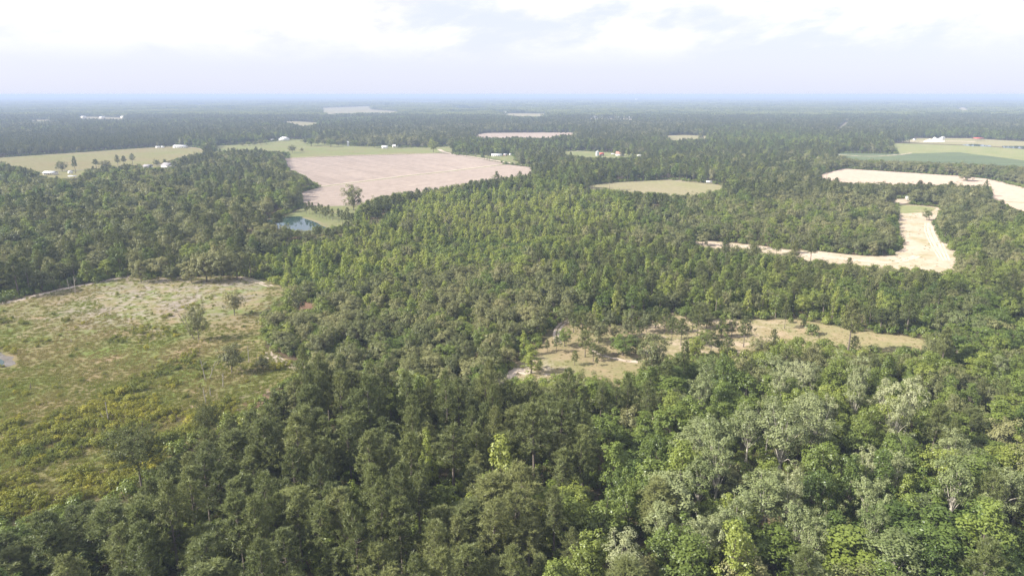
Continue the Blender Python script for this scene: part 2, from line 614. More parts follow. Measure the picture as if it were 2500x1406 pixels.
def scatter(name, kind, P, scl, label, category, rot=None, pick=None):
    n = len(P)
    if n == 0:
        return None
    if kind not in GROUPS:
        coll = bpy.data.collections.new('kinds_of_' + kind)
        for i, t in enumerate(SP[kind]):
            coll.objects.link(bpy.data.objects.new('%s_%02d' % (kind, i), t.whole))
        GROUPS[kind] = scatter_group(coll)
    me = bpy.data.meshes.new(name)
    me.vertices.add(n)
    me.vertices.foreach_set('co', np.asarray(P, np.float32).ravel())
    rot = RNG.uniform(0, 6.283, n) if rot is None else rot
    pick = RNG.integers(0, len(SP[kind]), n) if pick is None else pick
    a = me.attributes.new('rot', 'FLOAT', 'POINT')
    a.data.foreach_set('value', np.asarray(rot, np.float32))
    a = me.attributes.new('pick', 'INT', 'POINT')
    a.data.foreach_set('value', np.asarray(pick, np.int32))
    a = me.attributes.new('scl', 'FLOAT_VECTOR', 'POINT')
    a.data.foreach_set('vector', np.asarray(scl, np.float32).ravel())
    o = bpy.data.objects.new(name, me)
    COL.objects.link(o)
    md = o.modifiers.new('scatter', 'NODES')
    md.node_group = GROUPS[kind]
    o['kind'] = 'stuff'
    o['label'] = label
    o['category'] = category
    return o


def tag(o, label, category=None, group=None, kind=None):
    o['label'] = label
    if category:
        o['category'] = category
    if group:
        o['group'] = group
    if kind:
        o['kind'] = kind
    return o


# names given to single trees, by kind
TREE_NAME = {'pine': 'pine_tree', 'broad': 'broadleaf_tree', 'silver': 'silver_leaved_tree', 'oak': 'oak_tree', 'sapling': 'young_tree',
             'openpine': 'young_pine', 'flatpine': 'flat_topped_pine', 'shrub': 'shrub', 'brush': 'bush'}


def place_tree(kind, pos, height, width, label, group=None, variant=None, rot=None, category='tree', name=None, bare=False):
    """One tree: an empty at its foot, with trunk and crown."""
    ts = SP[kind]
    t = ts[R.randrange(len(ts)) if variant is None else variant]
    e = bpy.data.objects.new(name or TREE_NAME[kind], None)
    e.empty_display_size = 0.5
    COL.objects.link(e)
    e.location = pos
    e.rotation_euler = (0, 0, R.uniform(0, 6.28) if rot is None else rot)
    sxy = width / (2 * t.r)
    e.scale = (sxy, sxy, height / t.h)
    tag(e, label, category, group)
    tr = bpy.data.objects.new('stem' if kind in ('shrub', 'brush') else 'trunk', t.trunk)
    tr.parent = e
    COL.objects.link(tr)
    cr = bpy.data.objects.new('foliage' if kind in ('shrub', 'brush') else 'crown', t.crown)
    cr.parent = e
    COL.objects.link(cr)
    return e


# ------------------------------------------------------------------ ground


def ground_material(name, cols, scales, stripe=None, sand=None, rough=0.95, bump=0.3):
    """cols: three colours mixed by two sizes of patches; stripe: (angle, period, amount, colour); sand: (x, y, radius, colour, amount)."""
    t = NT(name)
    ge = t.n('NewGeometry')
    pos = ge.outputs['Position']
    n1 = t.noise(pos, scales[0], 5, 0.6, 0.3)
    n2 = t.noise(pos, scales[1], 4, 0.65)
    n3 = t.noise(pos, scales[2], 3, 0.6)
    c = t.mix(t.rng(n1, 0.38, 0.62), cols[0], cols[1])
    c = t.mix(t.rng(n2, 0.46, 0.70), c, cols[2])
    if stripe:
        mp = t.n('Mapping')
        mp.inputs['Rotation'].default_value = (0, 0, -stripe[0])
        t.l(pos, mp.inputs['Vector'])
        mp2 = t.n('Mapping')
        mp2.inputs['Scale'].default_value = (0.004, 1.0 / stripe[1], 0)
        t.l(mp.outputs[0], mp2.inputs['Vector'])
        st = t.noise(mp2.outputs[0], 1.0, 3, 0.7)
        c = t.mix(t.math('MULTIPLY', t.rng(st, 0.42, 0.62), stripe[2]), c, stripe[3])
    for s in (sand or []):
        sub = t.n('VectorMath', operation='DISTANCE')
        t.l(pos, sub.inputs[0])
        sub.inputs[1].default_value = (s[0], s[1], 0)
        near = t.rng(sub.outputs['Value'], s[2], s[2] * 0.35)
        ns = t.noise(pos, s[5] if len(s) > 5 else 0.22, 5, 0.7)
        k = t.math('MULTIPLY', t.math('MULTIPLY', near, t.rng(ns, 0.47, 0.60)), s[4])
        c = t.mix(k, c, s[3])
    c = t.mix(t.rng(n3, 0.35, 0.7, 0, 0.45), c, t.mix(0.55, c, (0.03, 0.028, 0.02)))
    d = t.n('BsdfDiffuse')
    d.inputs['Roughness'].default_value = 0.6
    t.l(c, d.inputs['Color'])
    b = t.n('Bump')
    b.inputs['Strength'].default_value = bump
    b.inputs['Distance'].default_value = 0.4
    t.l(n3, b.inputs['Height'])
    t.l(b.outputs[0], d.inputs['Normal'])
    return t.done(name, d.outputs[0])


def ang(a, b):
    p, q = g(*a), g(*b)
    return math.atan2(q.y - p.y, q.x - p.x)


SAND = (0.462, 0.388, 0.32)
SOIL = (0.354, 0.292, 0.252)
ground_material('forest_floor', ((0.085, 0.065, 0.042), (0.105, 0.11, 0.048), (0.165, 0.12, 0.082)), (0.02, 0.09, 0.6))
_cl = g(440, 715)
_c2 = g(360, 730)
_c3 = g(640, 1000)
ground_material('clearing_ground', ((0.245, 0.212, 0.110), (0.165, 0.210, 0.060), (0.315, 0.238, 0.148)), (0.035, 0.075, 0.8),
                sand=[(_cl.x, _cl.y, 90, (0.245, 0.211, 0.17), 0.9, 0.06), (_c2.x, _c2.y, 70, (0.40, 0.35, 0.30), 0.75, 0.24), (_c3.x, _c3.y, 30, (0.245, 0.197, 0.163), 0.8, 0.15)])
_m1 = g(1270, 915)
_m2 = g(1720, 815)
ground_material('meadow_ground', ((0.235, 0.197, 0.112), (0.2, 0.192, 0.092), (0.292, 0.228, 0.146)), (0.045, 0.10, 0.9),
                sand=[(_m1.x, _m1.y, 24, (0.449, 0.388, 0.32), 0.95, 0.25), (_m2.x, _m2.y, 60, (0.394, 0.32, 0.245), 0.8, 0.13)])
ground_material('plowed_soil', (SOIL, (0.374, 0.309, 0.265), (0.32, 0.262, 0.224)), (0.006, 0.02, 0.12), stripe=(ang((704, 397), (779, 416)), 9.0, 0.75, (0.286, 0.235, 0.204)))
ground_material('plowed_soil_near', (SOIL, (0.381, 0.316, 0.269), (0.326, 0.269, 0.231)), (0.006, 0.02, 0.12), stripe=(ang((785, 457), (1235, 402)), 8.0, 0.6, (0.299, 0.245, 0.211)))
ground_material('pasture_ground', ((0.18, 0.212, 0.084), (0.212, 0.228, 0.1), (0.224, 0.197, 0.109)), (0.008, 0.022, 0.2), stripe=(0.05, 20, .4, (0.24, 0.228, 0.12)))
ground_material('hay_ground', ((0.24, 0.232, 0.108), (0.245, 0.211, 0.112), (0.204, 0.22, 0.084)), (0.006, 0.016, 0.15), stripe=(0.0, 16, .5, (0.258, 0.218, 0.129)))
ground_material('khaki_ground', ((0.238, 0.214, 0.133), (0.211, 0.207, 0.105), (0.262, 0.224, 0.153)), (0.01, 0.03, 0.2), stripe=(0.02, 6, .4, (0.24, 0.228, 0.128)))
ground_material('tan_ground', ((0.408, 0.326, 0.262), (0.439, 0.354, 0.286), (0.388, 0.309, 0.248)), (0.01, 0.03, 0.2), stripe=(ang((2055, 412), (2335, 430)), 8, .5, (0.374, 0.299, 0.238)))
ground_material('sandy_ground', ((0.381, 0.313, 0.241), (0.422, 0.347, 0.275), (0.258, 0.238, 0.136)), (0.02, 0.05, 0.35))
ground_material('sand', (SAND, (0.503, 0.435, 0.367), (0.408, 0.34, 0.279)), (0.05, 0.2, 0.9))
ground_material('crop_ground', ((0.075, 0.100, 0.062), (0.095, 0.118, 0.070), (0.080, 0.105, 0.064)), (0.006, 0.02, 0.2), stripe=(0.0, 14, .5, (0.15, 0.185, 0.085)))
ground_material('green_ground', ((0.165, 0.188, 0.082), (0.195, 0.208, 0.096), (0.240, 0.222, 0.120)), (0.012, 0.04, 0.25))
ground_material('far_field_ground', ((0.272, 0.241, 0.15), (0.313, 0.262, 0.187), (0.224, 0.228, 0.112)), (0.003, 0.01, 0.05), stripe=(0.0, 30, .5, (0.218, 0.211, 0.116)))
ground_material('road_ground', ((0.24, 0.224, 0.2), (0.231, 0.211, 0.19), (0.216, 0.2, 0.184)), (0.03, 0.1, 0.6))
ground_material('mud', ((0.2, 0.18, 0.16), (0.224, 0.208, 0.2), (0.13, 0.12, 0.09)), (0.1, 0.3, 1.2))


SHEETS = []


def sheet(name, poly, mat, z, label, jitter=0.0, step=None, world=False):
    """A flat piece of ground with a slightly irregular edge."""
    pts = [Vector(p) for p in poly] if world else [g(*p) for p in poly]
    SHEETS.append(name)
    z = z + 0.00022 * (len(SHEETS) - 1)
    rr = random.Random(len(poly) * 31 + len(name))
    out = []
    n = len(pts)
    for i in range(n):
        a, b = pts[i], pts[(i + 1) % n]
        L = (b - a).length
        k = max(1, int(L / step)) if step else 1
        nrm = Vector((-(b - a).y, (b - a).x, 0)).normalized()
        for j in range(k):
            p = a.lerp(b, j / k)
            if jitter:
                p = p + nrm * rr.uniform(-jitter, jitter)
            out.append((p.x, p.y))
    tri = tessellate_polygon([[Vector((x, y, 0)) for x, y in out]])
    V = np.array([(x, y, z) for x, y in out])
    F = []
    for a, b, c in tri:
        pa, pb, pc = out[a], out[b], out[c]
        if (pb[0] - pa[0]) * (pc[1] - pa[1]) - (pb[1] - pa[1]) * (pc[0] - pa[0]) < 0:
            a, c = c, a
        F.append((a, b, c))
    me = build_mesh(name, V, [np.array(F, int)], [mat])
    o = bpy.data.objects.new(name, me)
    COL.objects.link(o)
    tag(o, label, None, None, 'structure')
    return o


def margin(name, poly, mat, z, label, shift):
    # the same ground goes on a little way under the trees that hide its near edge
    pts = [g(*p) for p in poly]
    sheet(name, [(p.x, p.y - shift, 0) for p in pts], mat, z, label, world=True)


def track(name, line, width, mat, z, label, ruts=False, wob=0.15, world=False):
    pts = [Vector(p) for p in line] if world else [g(*p) for p in line]
    fine = []
    for i in range(len(pts) - 1):
        p0, p1, p2, p3 = pts[max(i - 1, 0)], pts[i], pts[i + 1], pts[min(i + 2, len(pts) - 1)]
        k = max(2, int((p2 - p1).length / 5))
        for j in range(k):
            u = j / k
            fine.append(0.5 * ((2 * p1) + (p2 - p0) * u + (2 * p0 - 5 * p1 + 4 * p2 - p3) * u * u + (3 * p1 - p0 - 3 * p2 + p3) * u ** 3))
    fine.append(pts[-1])
    rr = random.Random(len(line) * 7 + len(name))
    V, F = [], []
    offs = ((-0.28, 0.17), (0.28, 0.17)) if ruts else ((0, 0.5),)
    for oc, hw in offs:
        base = len(V)
        for i, p in enumerate(fine):
            d = (fine[min(i + 1, len(fine) - 1)] - fine[max(i - 1, 0)]).normalized()
            nr = Vector((-d.y, d.x, 0))
            w1 = width * (hw + rr.uniform(-wob, wob) * hw)
            w2 = width * (hw + rr.uniform(-wob, wob) * hw)
            c = p + nr * oc * width
            V.append((c.x - nr.x * w1, c.y - nr.y * w1, z))
            V.append((c.x + nr.x * w2, c.y + nr.y * w2, z))
        for i in range(len(fine) - 1):
            a = base + 2 * i
            F.append((a, a + 2, a + 3, a + 1))
    me = build_mesh(name, np.array(V), [np.array(F, int)], [mat])
    o = bpy.data.objects.new(name, me)
    COL.objects.link(o)
    tag(o, label, None, None, 'structure')
    return o


FAR = 42000.0
sheet('ground', [(-FAR, -600, 0), (FAR, -600, 0), (FAR, FAR, 0), (-FAR, FAR, 0)], 'forest_floor', 0.0,
      'wooded flat land with litter-covered floor reaching to the horizon', world=True)

# outlines as they are seen from the drone; each lies flat on the land
F = {}
F['clearing'] = [(-260, 800), (-100, 765), (0, 742), (60, 727), (150, 708), (320, 674), (350, 684), (445, 676), (590, 676), (672, 690), (690, 712), (690, 730), (640, 762), (640, 800), (652, 850),
                 (745, 905), (725, 925), (650, 960), (600, 1010), (480, 1060), (400, 1130), (300, 1200), (170, 1240), (60, 1275), (-260, 1300)]
F['plow_far'] = [(692, 388), (860, 381), (1070, 375.5), (1105, 377), (1235, 400), (1010, 427), (785, 455), (735, 425), (706, 415)]
F['plow_near'] = [(785, 457), (1010, 429), (1237, 402), (1298, 409), (1298, 426), (1180, 440), (1050, 462), (930, 478), (880, 500), (742, 500), (736, 470), (765, 462)]
F['pasture'] = [(520, 372), (530, 357), (640, 349), (690, 342), (745, 341), (800, 352), (880, 357), (1040, 361), (1095, 358), (1125, 368), (1090, 374), (860, 379), (705, 386), (706, 372), (600, 366)]
F['hay'] = [(-120, 392), (0, 385), (200, 372), (340, 362), (430, 357.5), (480, 361), (508, 372), (440, 384), (400, 397), (330, 404), (250, 410), (200, 414), (100, 420), (0, 401), (-120, 406)]
F['khaki'] = [(1425, 455), (1480, 447), (1615, 440), (1650, 441), (1745, 450), (1775, 455), (1742, 470), (1690, 478), (1560, 470), (1450, 461)]
F['tan'] = [(1985, 431), (2057, 412), (2200, 421), (2340, 430), (2410, 437), (2500, 460), (2560, 470), (2560, 530), (2500, 517), (2425, 487), (2417, 455), (2330, 452), (2100, 448), (2060, 446)]
F['loop'] = [(2192, 500), (2240, 501), (2292, 507), (2296, 520), (2276, 545), (2292, 582), (2330, 622), (2338, 637), (2316, 672), (2280, 660), (2180, 652), (2050, 645), (1930, 626), (1800, 608), (1715, 604),
             (1684, 590), (1740, 589), (1860, 600), (1905, 608), (2000, 614), (2120, 626), (2180, 624), (2206, 604), (2194, 575), (2192, 540)]
F['meadow'] = [(1212, 935), (1250, 905), (1262, 885), (1325, 845), (1352, 810), (1368, 788), (1400, 783), (1460, 800), (1530, 792), (1560, 800), (1640, 764), (1660, 770), (1690, 788), (1760, 779), (1850, 780), (1950, 780), (2040, 795), (2090, 808),
               (2200, 820), (2272, 832), (2262, 856), (2180, 868), (2100, 860), (1990, 840), (1900, 838), (1840, 862), (1730, 865), (1650, 872), (1560, 905), (1505, 936), (1400, 925), (1340, 928), (1245, 937)]
F['crop'] = [(2030, 374), (2180, 376), (2340, 372), (2500, 392), (2560, 396), (2560, 414), (2500, 408), (2380, 402), (2250, 397), (2110, 392), (2050, 385)]
F['green_far'] = [(2172, 350), (2250, 352), (2380, 357), (2500, 365), (2560, 368), (2560, 396), (2500, 392), (2340, 372), (2195, 376), (2186, 362)]
F['pit'] = [(2180, 345), (2240, 338), (2360, 338), (2500, 346), (2560, 350), (2560, 366), (2500, 362), (2380, 355), (2250, 350)]
F['strip_green'] = [(1778, 370), (1880, 368.5), (1985, 371), (1985, 374), (1880, 374), (1778, 373)]
F['farm_yard'] = [(1362, 371), (1420, 368.5), (1500, 374), (1580, 378), (1580, 384), (1500, 386), (1430, 384), (1366, 376)]
F['home_yard'] = [(1115, 376), (1210, 381), (1245, 377), (1256, 384), (1252, 392), (1296, 402), (1240, 396), (1150, 381)]
F['tan_far'] = [(1148, 331), (1190, 325), (1405, 324), (1400, 330), (1350, 334), (1345, 339), (1300, 337), (1180, 338)]
F['khaki_far'] = [(1617, 332), (1670, 330), (1732, 333), (1725, 339), (1680, 341), (1645, 344)]
F['field_a'] = [(788, 264), (900, 260), (905, 268), (975, 273), (990, 278), (880, 278), (790, 281)]
F['field_b'] = [(1198, 277), (1330, 278), (1338, 286), (1270, 285), (1220, 281)]
F['field_c'] = [(660, 297), (725, 297), (790, 301), (740, 309), (715, 303)]
F['field_d'] = [(1440, 288), (1545, 290), (1545, 294), (1440, 292)]
F['field_e'] = [(190, 285), (310, 288), (300, 293), (200, 292)]
F['field_f'] = [(1590, 298), (1680, 299), (1680, 301), (1590, 301)]
F['field_g'] = [(75, 293), (125, 293), (125, 298), (75, 298)]
for k_, pts_ in {'far_1': [(1112, 264), (1188, 262), (1190, 265), (1115, 267)], 'far_2': [(262, 275), (303, 273), (303, 277), (262, 278)], 'far_3': [(1950, 278), (2006, 277), (2006, 280.5), (1950, 281)],
                  'far_4': [(180, 327), (203, 326.5), (203, 330), (180, 330)], 'far_5': [(262, 324), (280, 323), (280, 327), (262, 328)], 'far_6': [(2410, 281), (2428, 276), (2432, 278), (2416, 283)],
                  'far_7': [(580, 270), (602, 269), (602, 272), (580, 272)], 'far_8': [(2335, 270), (2350, 262), (2370, 274), (2355, 274)], 'far_9': [(1700, 262), (1770, 261), (1772, 263.5), (1702, 264)],
                  'far_10': [(980, 250), (1080, 249), (1085, 251.5), (985, 252)], 'far_11': [(420, 257), (500, 256), (505, 259), (425, 259.5)], 'far_12': [(1560, 272), (1620, 271), (1622, 274), (1562, 274.5)],
                  'far_13': [(2160, 262), (2225, 261), (2226, 263), (2161, 264)]}.items():
    F[k_] = pts_
F['pond_bank'] = [(645, 537), (700, 527), (745, 504), (880, 502), (872, 520), (860, 546), (825, 552), (803, 559), (765, 556), (737, 566), (712, 560), (702, 541), (688, 540), (655, 547)]
F['powerline'] = [(2066, 299), (2075, 298.5), (2046, 318), (2040, 318)]
F['left_yard'] = [(95, 425), (190, 414), (212, 418), (186, 436), (130, 436), (92, 430)]
F['house_yard'] = [(345, 404), (440, 400), (445, 409), (345, 411)]
F['shed_gap'] = [(2130, 484), (2200, 486), (2235, 484), (2235, 489), (2200, 500), (2130, 488)]
F['sand_spot_a'] = [(2030, 486), (2060, 485), (2062, 488), (2030, 489)]
F['bare_a'] = [(716, 742), (742, 737), (765, 741), (776, 752), (750, 762), (718, 757)]
F['bare_b'] = [(880, 868), (905, 862), (915, 874), (893, 884)]
F['bare_c'] = [(905, 800), (930, 794), (935, 806), (912, 812)]
F['bare_d'] = [(590, 985), (640, 965), (660, 972), (620, 1000)]
NO_TREES = [k for k in F]

sheet('brushy_clearing', F['clearing'], 'clearing_ground', 0.03, 'brushy cleared land with dry grass and sandy patches', 1.5, 6)
sheet('plowed_field', F['plow_far'], 'plowed_soil', 0.05, 'pinkish plowed field behind the dark divider strip', 1.0, 20)
sheet('plowed_field', F['plow_near'], 'plowed_soil_near', 0.05, 'pinkish plowed field between the divider strip and the pond trees', 1.5, 14)
sheet('pasture', F['pasture'], 'pasture_ground', 0.05, 'light green pasture behind the plowed field', 2, 25)
sheet('hayfield', F['hay'], 'hay_ground', 0.05, 'straw green hayfield with the long white shed at its end', 2, 25)
sheet('khaki_field', F['khaki'], 'khaki_ground', 0.05, 'khaki green field enclosed by woods', 1.5, 15)
sheet('tan_field', F['tan'], 'tan_ground', 0.05, 'bare tan field wrapped around dark trees', 1.5, 15)
sheet('sandy_strip', F['loop'], 'sandy_ground', 0.03, 'bare sandy strip bending round a block of woods', 1.2, 8)
sheet('meadow', F['meadow'], 'meadow_ground', 0.03, 'dry straw coloured meadow with scattered small trees', 1.2, 6)
sheet('crop_field', F['crop'], 'crop_ground', 0.05, 'dark green crop field behind the tree belt', 2, 25)
sheet('grass_field', F['green_far'], 'green_ground', 0.05, 'pale green grass field in front of the sand works', 2, 25)
sheet('work_yard', F['pit'], 'khaki_ground', 0.05, 'scrubby yard around the sand works', 2, 25)
sheet('grass_strip', F['strip_green'], 'green_ground', 0.05, 'thin green field strip in front of a pine row', 1, 25)
sheet('farm_yard', F['farm_yard'], 'green_ground', 0.05, 'green farm yard around the silo and white house', 1, 25)
sheet('home_yard', F['home_yard'], 'green_ground', 0.05, 'green yard around the white mobile home', 1, 25)
sheet('tan_field', F['tan_far'], 'plowed_soil', 0.05, 'distant pinkish field behind the round wood', 2, 30)
sheet('khaki_field', F['khaki_far'], 'khaki_ground', 0.05, 'distant khaki field behind a tree row', 2, 30)
for k_, l_ in (('field_a', 'large pale field far off near the horizon'), ('field_b', 'pale green field far off in the middle distance'), ('field_c', 'pale field behind the wood beyond the white house'),
               ('field_d', 'narrow pale field with far small buildings'), ('field_e', 'pale clearing with distant buildings above the hayfield wood'), ('field_f', 'thin pale field line far off'),
               ('field_g', 'small pale clearing far off above the pine rows')):
    sheet('distant_field', F[k_], 'far_field_ground', 0.08, l_, 4, 60)
for i_, l_ in enumerate(('thin pale field line right of the large far field', 'tiny pale clearing above the distant buildings', 'pale sandy lots far off in the woods', 'small pale roof-like gap above the pine rows',
                         'second small pale gap above the pine rows', 'slanting pale lane far off at the edge', 'tiny pale spot in the far woods', 'branching pale lanes near the horizon',
                         'thin pale strip near the horizon behind the khaki field', 'faint pale strip close under the horizon', 'faint pale strip above the far clearings', 'thin pale line behind the far barns',
                         'faint pale strip above the sand works')):
    sheet('distant_field', F['far_%d' % (i_ + 1)], 'far_field_ground', 0.08, l_, 4, 60)
sheet('pond_meadow', F['pond_bank'], 'green_ground', 0.03, 'rough green grass around the pond', 1.2, 8)
sheet('power_line_cut', F['powerline'], 'far_field_ground', 0.08, 'pale cut for a power line through distant woods', 2, 40)
sheet('house_yard', F['left_yard'], 'hay_ground', 0.07, 'yard around the grey house below the hayfield', 1, 20)
sheet('house_yard', F['house_yard'], 'hay_ground', 0.07, 'yard around the grey roofed houses', 1, 20)
sheet('shed_yard', F['shed_gap'], 'sandy_ground', 0.05, 'bare yard before the small white shed', 1, 20)

for k_, m_, sh_, l_ in (('meadow', 'meadow_ground', 14, 'straw margin of the meadow under its front trees'), ('loop', 'sandy_ground', 12, 'sandy margin under the trees below the strip'),
                        ('khaki', 'khaki_ground', 25, 'khaki field margin under its front trees'), ('tan', 'tan_ground', 20, 'tan field margin under its front trees'),
                        ('plow_near', 'plowed_soil_near', 22, 'plowed field margin under its front trees'), ('pond_bank', 'green_ground', 22, 'grass margin under the pond trees'),
                        ('hay', 'hay_ground', 30, 'hayfield margin under its front trees'), ('plow_far', 'plowed_soil', 12, 'plowed field margin along the wood corner')):
    margin('field_margin', F[k_], m_, 0.018, l_, sh_)
ground_material('young_floor', ((0.150, 0.150, 0.062), (0.190, 0.175, 0.085), (0.120, 0.140, 0.045)), (0.04, 0.12, 0.8))
sheet('young_stand_floor', [(600, 640), (690, 590), (800, 580), (900, 550), (960, 515), (1100, 475), (1300, 468), (1440, 480), (1560, 515), (1580, 560), (1460, 590), (1400, 600), (1300, 640), (1230, 655), (1100, 655), (960, 670), (860, 695), (720, 700), (640, 690)],
      'young_floor', 0.012, 'olive grassy floor of the young stand', 2, 8)
ground_material('red_litter', ((0.200, 0.125, 0.085), (0.280, 0.195, 0.140), (0.150, 0.090, 0.062)), (0.08, 0.25, 1.0))
for k_, l_ in (('bare_a', 'reddish leaf litter under the big scrub oaks'), ('bare_b', 'small reddish bare spot among the scrub oaks'), ('bare_c', 'reddish gap in the middle of the scrub'),
               ('bare_d', 'bare pinkish slope at the clearing corner')):
    sheet('bare_patch', F[k_], 'red_litter', 0.04, l_, .8, 3)
# the green head of the sandy strip
sheet('grass_patch', [(2194, 501), (2240, 502), (2285, 508), (2270, 518), (2215, 521), (2196, 520)], 'green_ground', 0.06, 'green grass patch at the head of the sandy strip', 1, 5)
# tracks
track('sandy_track', [(-150, 775), (0, 743), (70, 726), (150, 707), (230, 691), (322, 673)], 4.5, 'sand', 0.06, 'pale sandy track along the wood edge above the clearing', wob=.45)
track('sandy_track', [(585, 677), (620, 686), (662, 699)], 4.2, 'sand', 0.07, 'pair of sandy wheel ruts at the head of the clearing', ruts=True)
track('sandy_track', [(500, 690), (540, 682), (590, 676)], 2.6, 'sandy_ground', 0.05, 'faint sandy path joining the wheel ruts', wob=.6)
track('sand_patch', [(652, 860), (672, 872), (700, 888), (735, 903)], 5.0, 'sand', 0.07, 'bright bare sand patch beside the scrub oaks', wob=.7)
track('sandy_track', [(1444, 851), (1458, 862), (1490, 873), (1525, 880), (1557, 883)], 2.0, 'sand', 0.06, 'curving sandy track through the meadow', wob=.5)
track('sandy_track', [(1364, 838), (1358, 815), (1368, 795), (1384, 785), (1402, 781)], 3.6, 'sand', 0.06, 'sandy wheel ruts along the shaded oak edge', ruts=True)
track('sandy_track', [(1215, 937), (1240, 920), (1262, 905), (1290, 915)], 5.0, 'sand', 0.05, 'bare sand at the near corner of the meadow', wob=.7)
track('farm_road', [(690, 387), (860, 379.8), (1070, 374.6), (1100, 375)], 9.0, 'sandy_ground', 0.08, 'pale farm road along the far edge of the plowed field')
track('farm_road', [(1072, 365), (1090, 373), (1150, 383), (1225, 395), (1300, 407)], 8.0, 'sand', 0.10, 'pale sandy farm road along the plowed field corner')
track('divider_strip', [(785, 456), (900, 442), (1010, 428), (1120, 416), (1236, 401)], 4.0, 'green_ground', 0.09, 'dark grassy strip dividing the plowed fields', wob=.4)
track('sandy_track', [(785, 455), (900, 440.6), (1010, 426.8), (1120, 414.6), (1236, 400)], 6.0, 'sand', 0.07, 'pale track beside the dividing grass strip', wob=.3)
for k_ in range(3):
    track('wheel_track', [(2262 + 9 * k_, 545), (2262 + 10 * k_, 565), (2275 + 11 * k_, 595), (2290 + 9 * k_, 620), (2300 + 7 * k_, 636)], 3.2, 'sand', 0.064 + 0.006 * k_,
          ('inner', 'middle', 'outer')[k_] + ' of three pale wheel tracks on the sandy strip', ruts=True, wob=.4)
track('wheel_track', [(1730, 597), (1860, 605), (1960, 620), (2080, 634), (2180, 640), (2240, 625)], 5.0, 'sand', 0.058, 'pale wheel tracks along the lower sandy strip', ruts=True, wob=.4)
track('sandy_track', [(1610, 439), (1650, 440.5), (1700, 444), (1745, 448.5)], 5.0, 'sand', 0.09, 'thin pale track at the back of the khaki field')
track('country_road', [(60, 424), (200, 415), (330, 406), (440, 399), (505, 372)], 7.0, 'road_ground', 0.09, 'pale country road in front of the hayfield')
track('farm_road', [(425, 359), (480, 362), (506, 372)], 6.0, 'sandy_ground', 0.098, 'pale lane from the long white shed')
track('sandy_track', [(2425, 489), (2460, 493), (2560, 498)], 4.0, 'green_ground', 0.08, 'faint green line across the tan field')
track('farm_road', [(1365, 370), (1420, 368.6)], 8.0, 'sand', 0.1, 'pale sand edge behind the farm yard')
track('farm_road', [(2180, 342), (2240, 345.5), (2330, 345), (2380, 347)], 14.0, 'sand', 0.1, 'white sand strip under the sand works')
track('farm_road', [(2035, 377), (2120, 382), (2195, 378), (2225, 374)], 6.0, 'sandy_ground', 0.1, 'pale farm track round the crop field', wob=.4)
track('cleared_ground', [(830, 640), (905, 632), (960, 626)], 6.0, 'meadow_ground', 0.04, 'bare straw coloured gap among the young trees', wob=.6)
track('cleared_ground', [(1160, 585), (1210, 580)], 5.0, 'meadow_ground', 0.04, 'small bare gap among the young trees', wob=.6)

# water
wt = NT('water')
pw = wt.n('BsdfPrincipled')
pw.inputs['Base Color'].default_value = (0.018, 0.045, 0.042, 1)
pw.inputs['Roughness'].default_value = 0.03
pw.inputs['IOR'].default_value = 1.33
tcw = wt.n('NewGeometry')
bw_ = wt.n('Bump')
bw_.inputs['Strength'].default_value = 0.06
bw_.inputs['Distance'].default_value = 0.05
wt.l(wt.noise(tcw.outputs['Position'], 0.8, 3, .5), bw_.inputs['Height'])
wt.l(bw_.outputs[0], pw.inputs['Normal'])
wt.done('water', pw.outputs[0])
F['pond'] = [(628, 548), (648, 538), (690, 530), (735, 528.5), (762, 536), (790, 549), (800, 556), (770, 563), (700, 566), (640, 560)]
sheet('pond', F['pond'], 'water', 0.07, 'small dark pond reflecting the bright sky', 0.5, 5)
track('pond_bank', [(742, 531), (765, 538), (790, 549), (803, 557)], 4.0, 'khaki_ground', 0.10, 'tan earth bank round the pond', wob=.4)
sheet('pond', [(2345, 354), (2380, 352), (2420, 356), (2420, 358.5), (2370, 357.5)], 'water', 0.15, 'narrow blue pond below the red roofed shed', 1, 20)
sheet('pond', [(2445, 357), (2500, 357), (2560, 360), (2560, 366), (2500, 364), (2450, 361)], 'water', 0.15, 'blue pond at the edge of the far grass field', 1, 20)
sheet('marsh', [(-80, 845), (0, 858), (30, 872), (40, 888), (20, 896), (0, 898), (-80, 905)], 'mud', 0.06, 'grey muddy hollow at the edge of the clearing', .8, 3)
sheet('puddle', [(-60, 872), (0, 876), (12, 884), (6, 892), (0, 893), (-60, 890)], 'water', 0.09, 'shallow puddle in the muddy hollow', .4, 2)
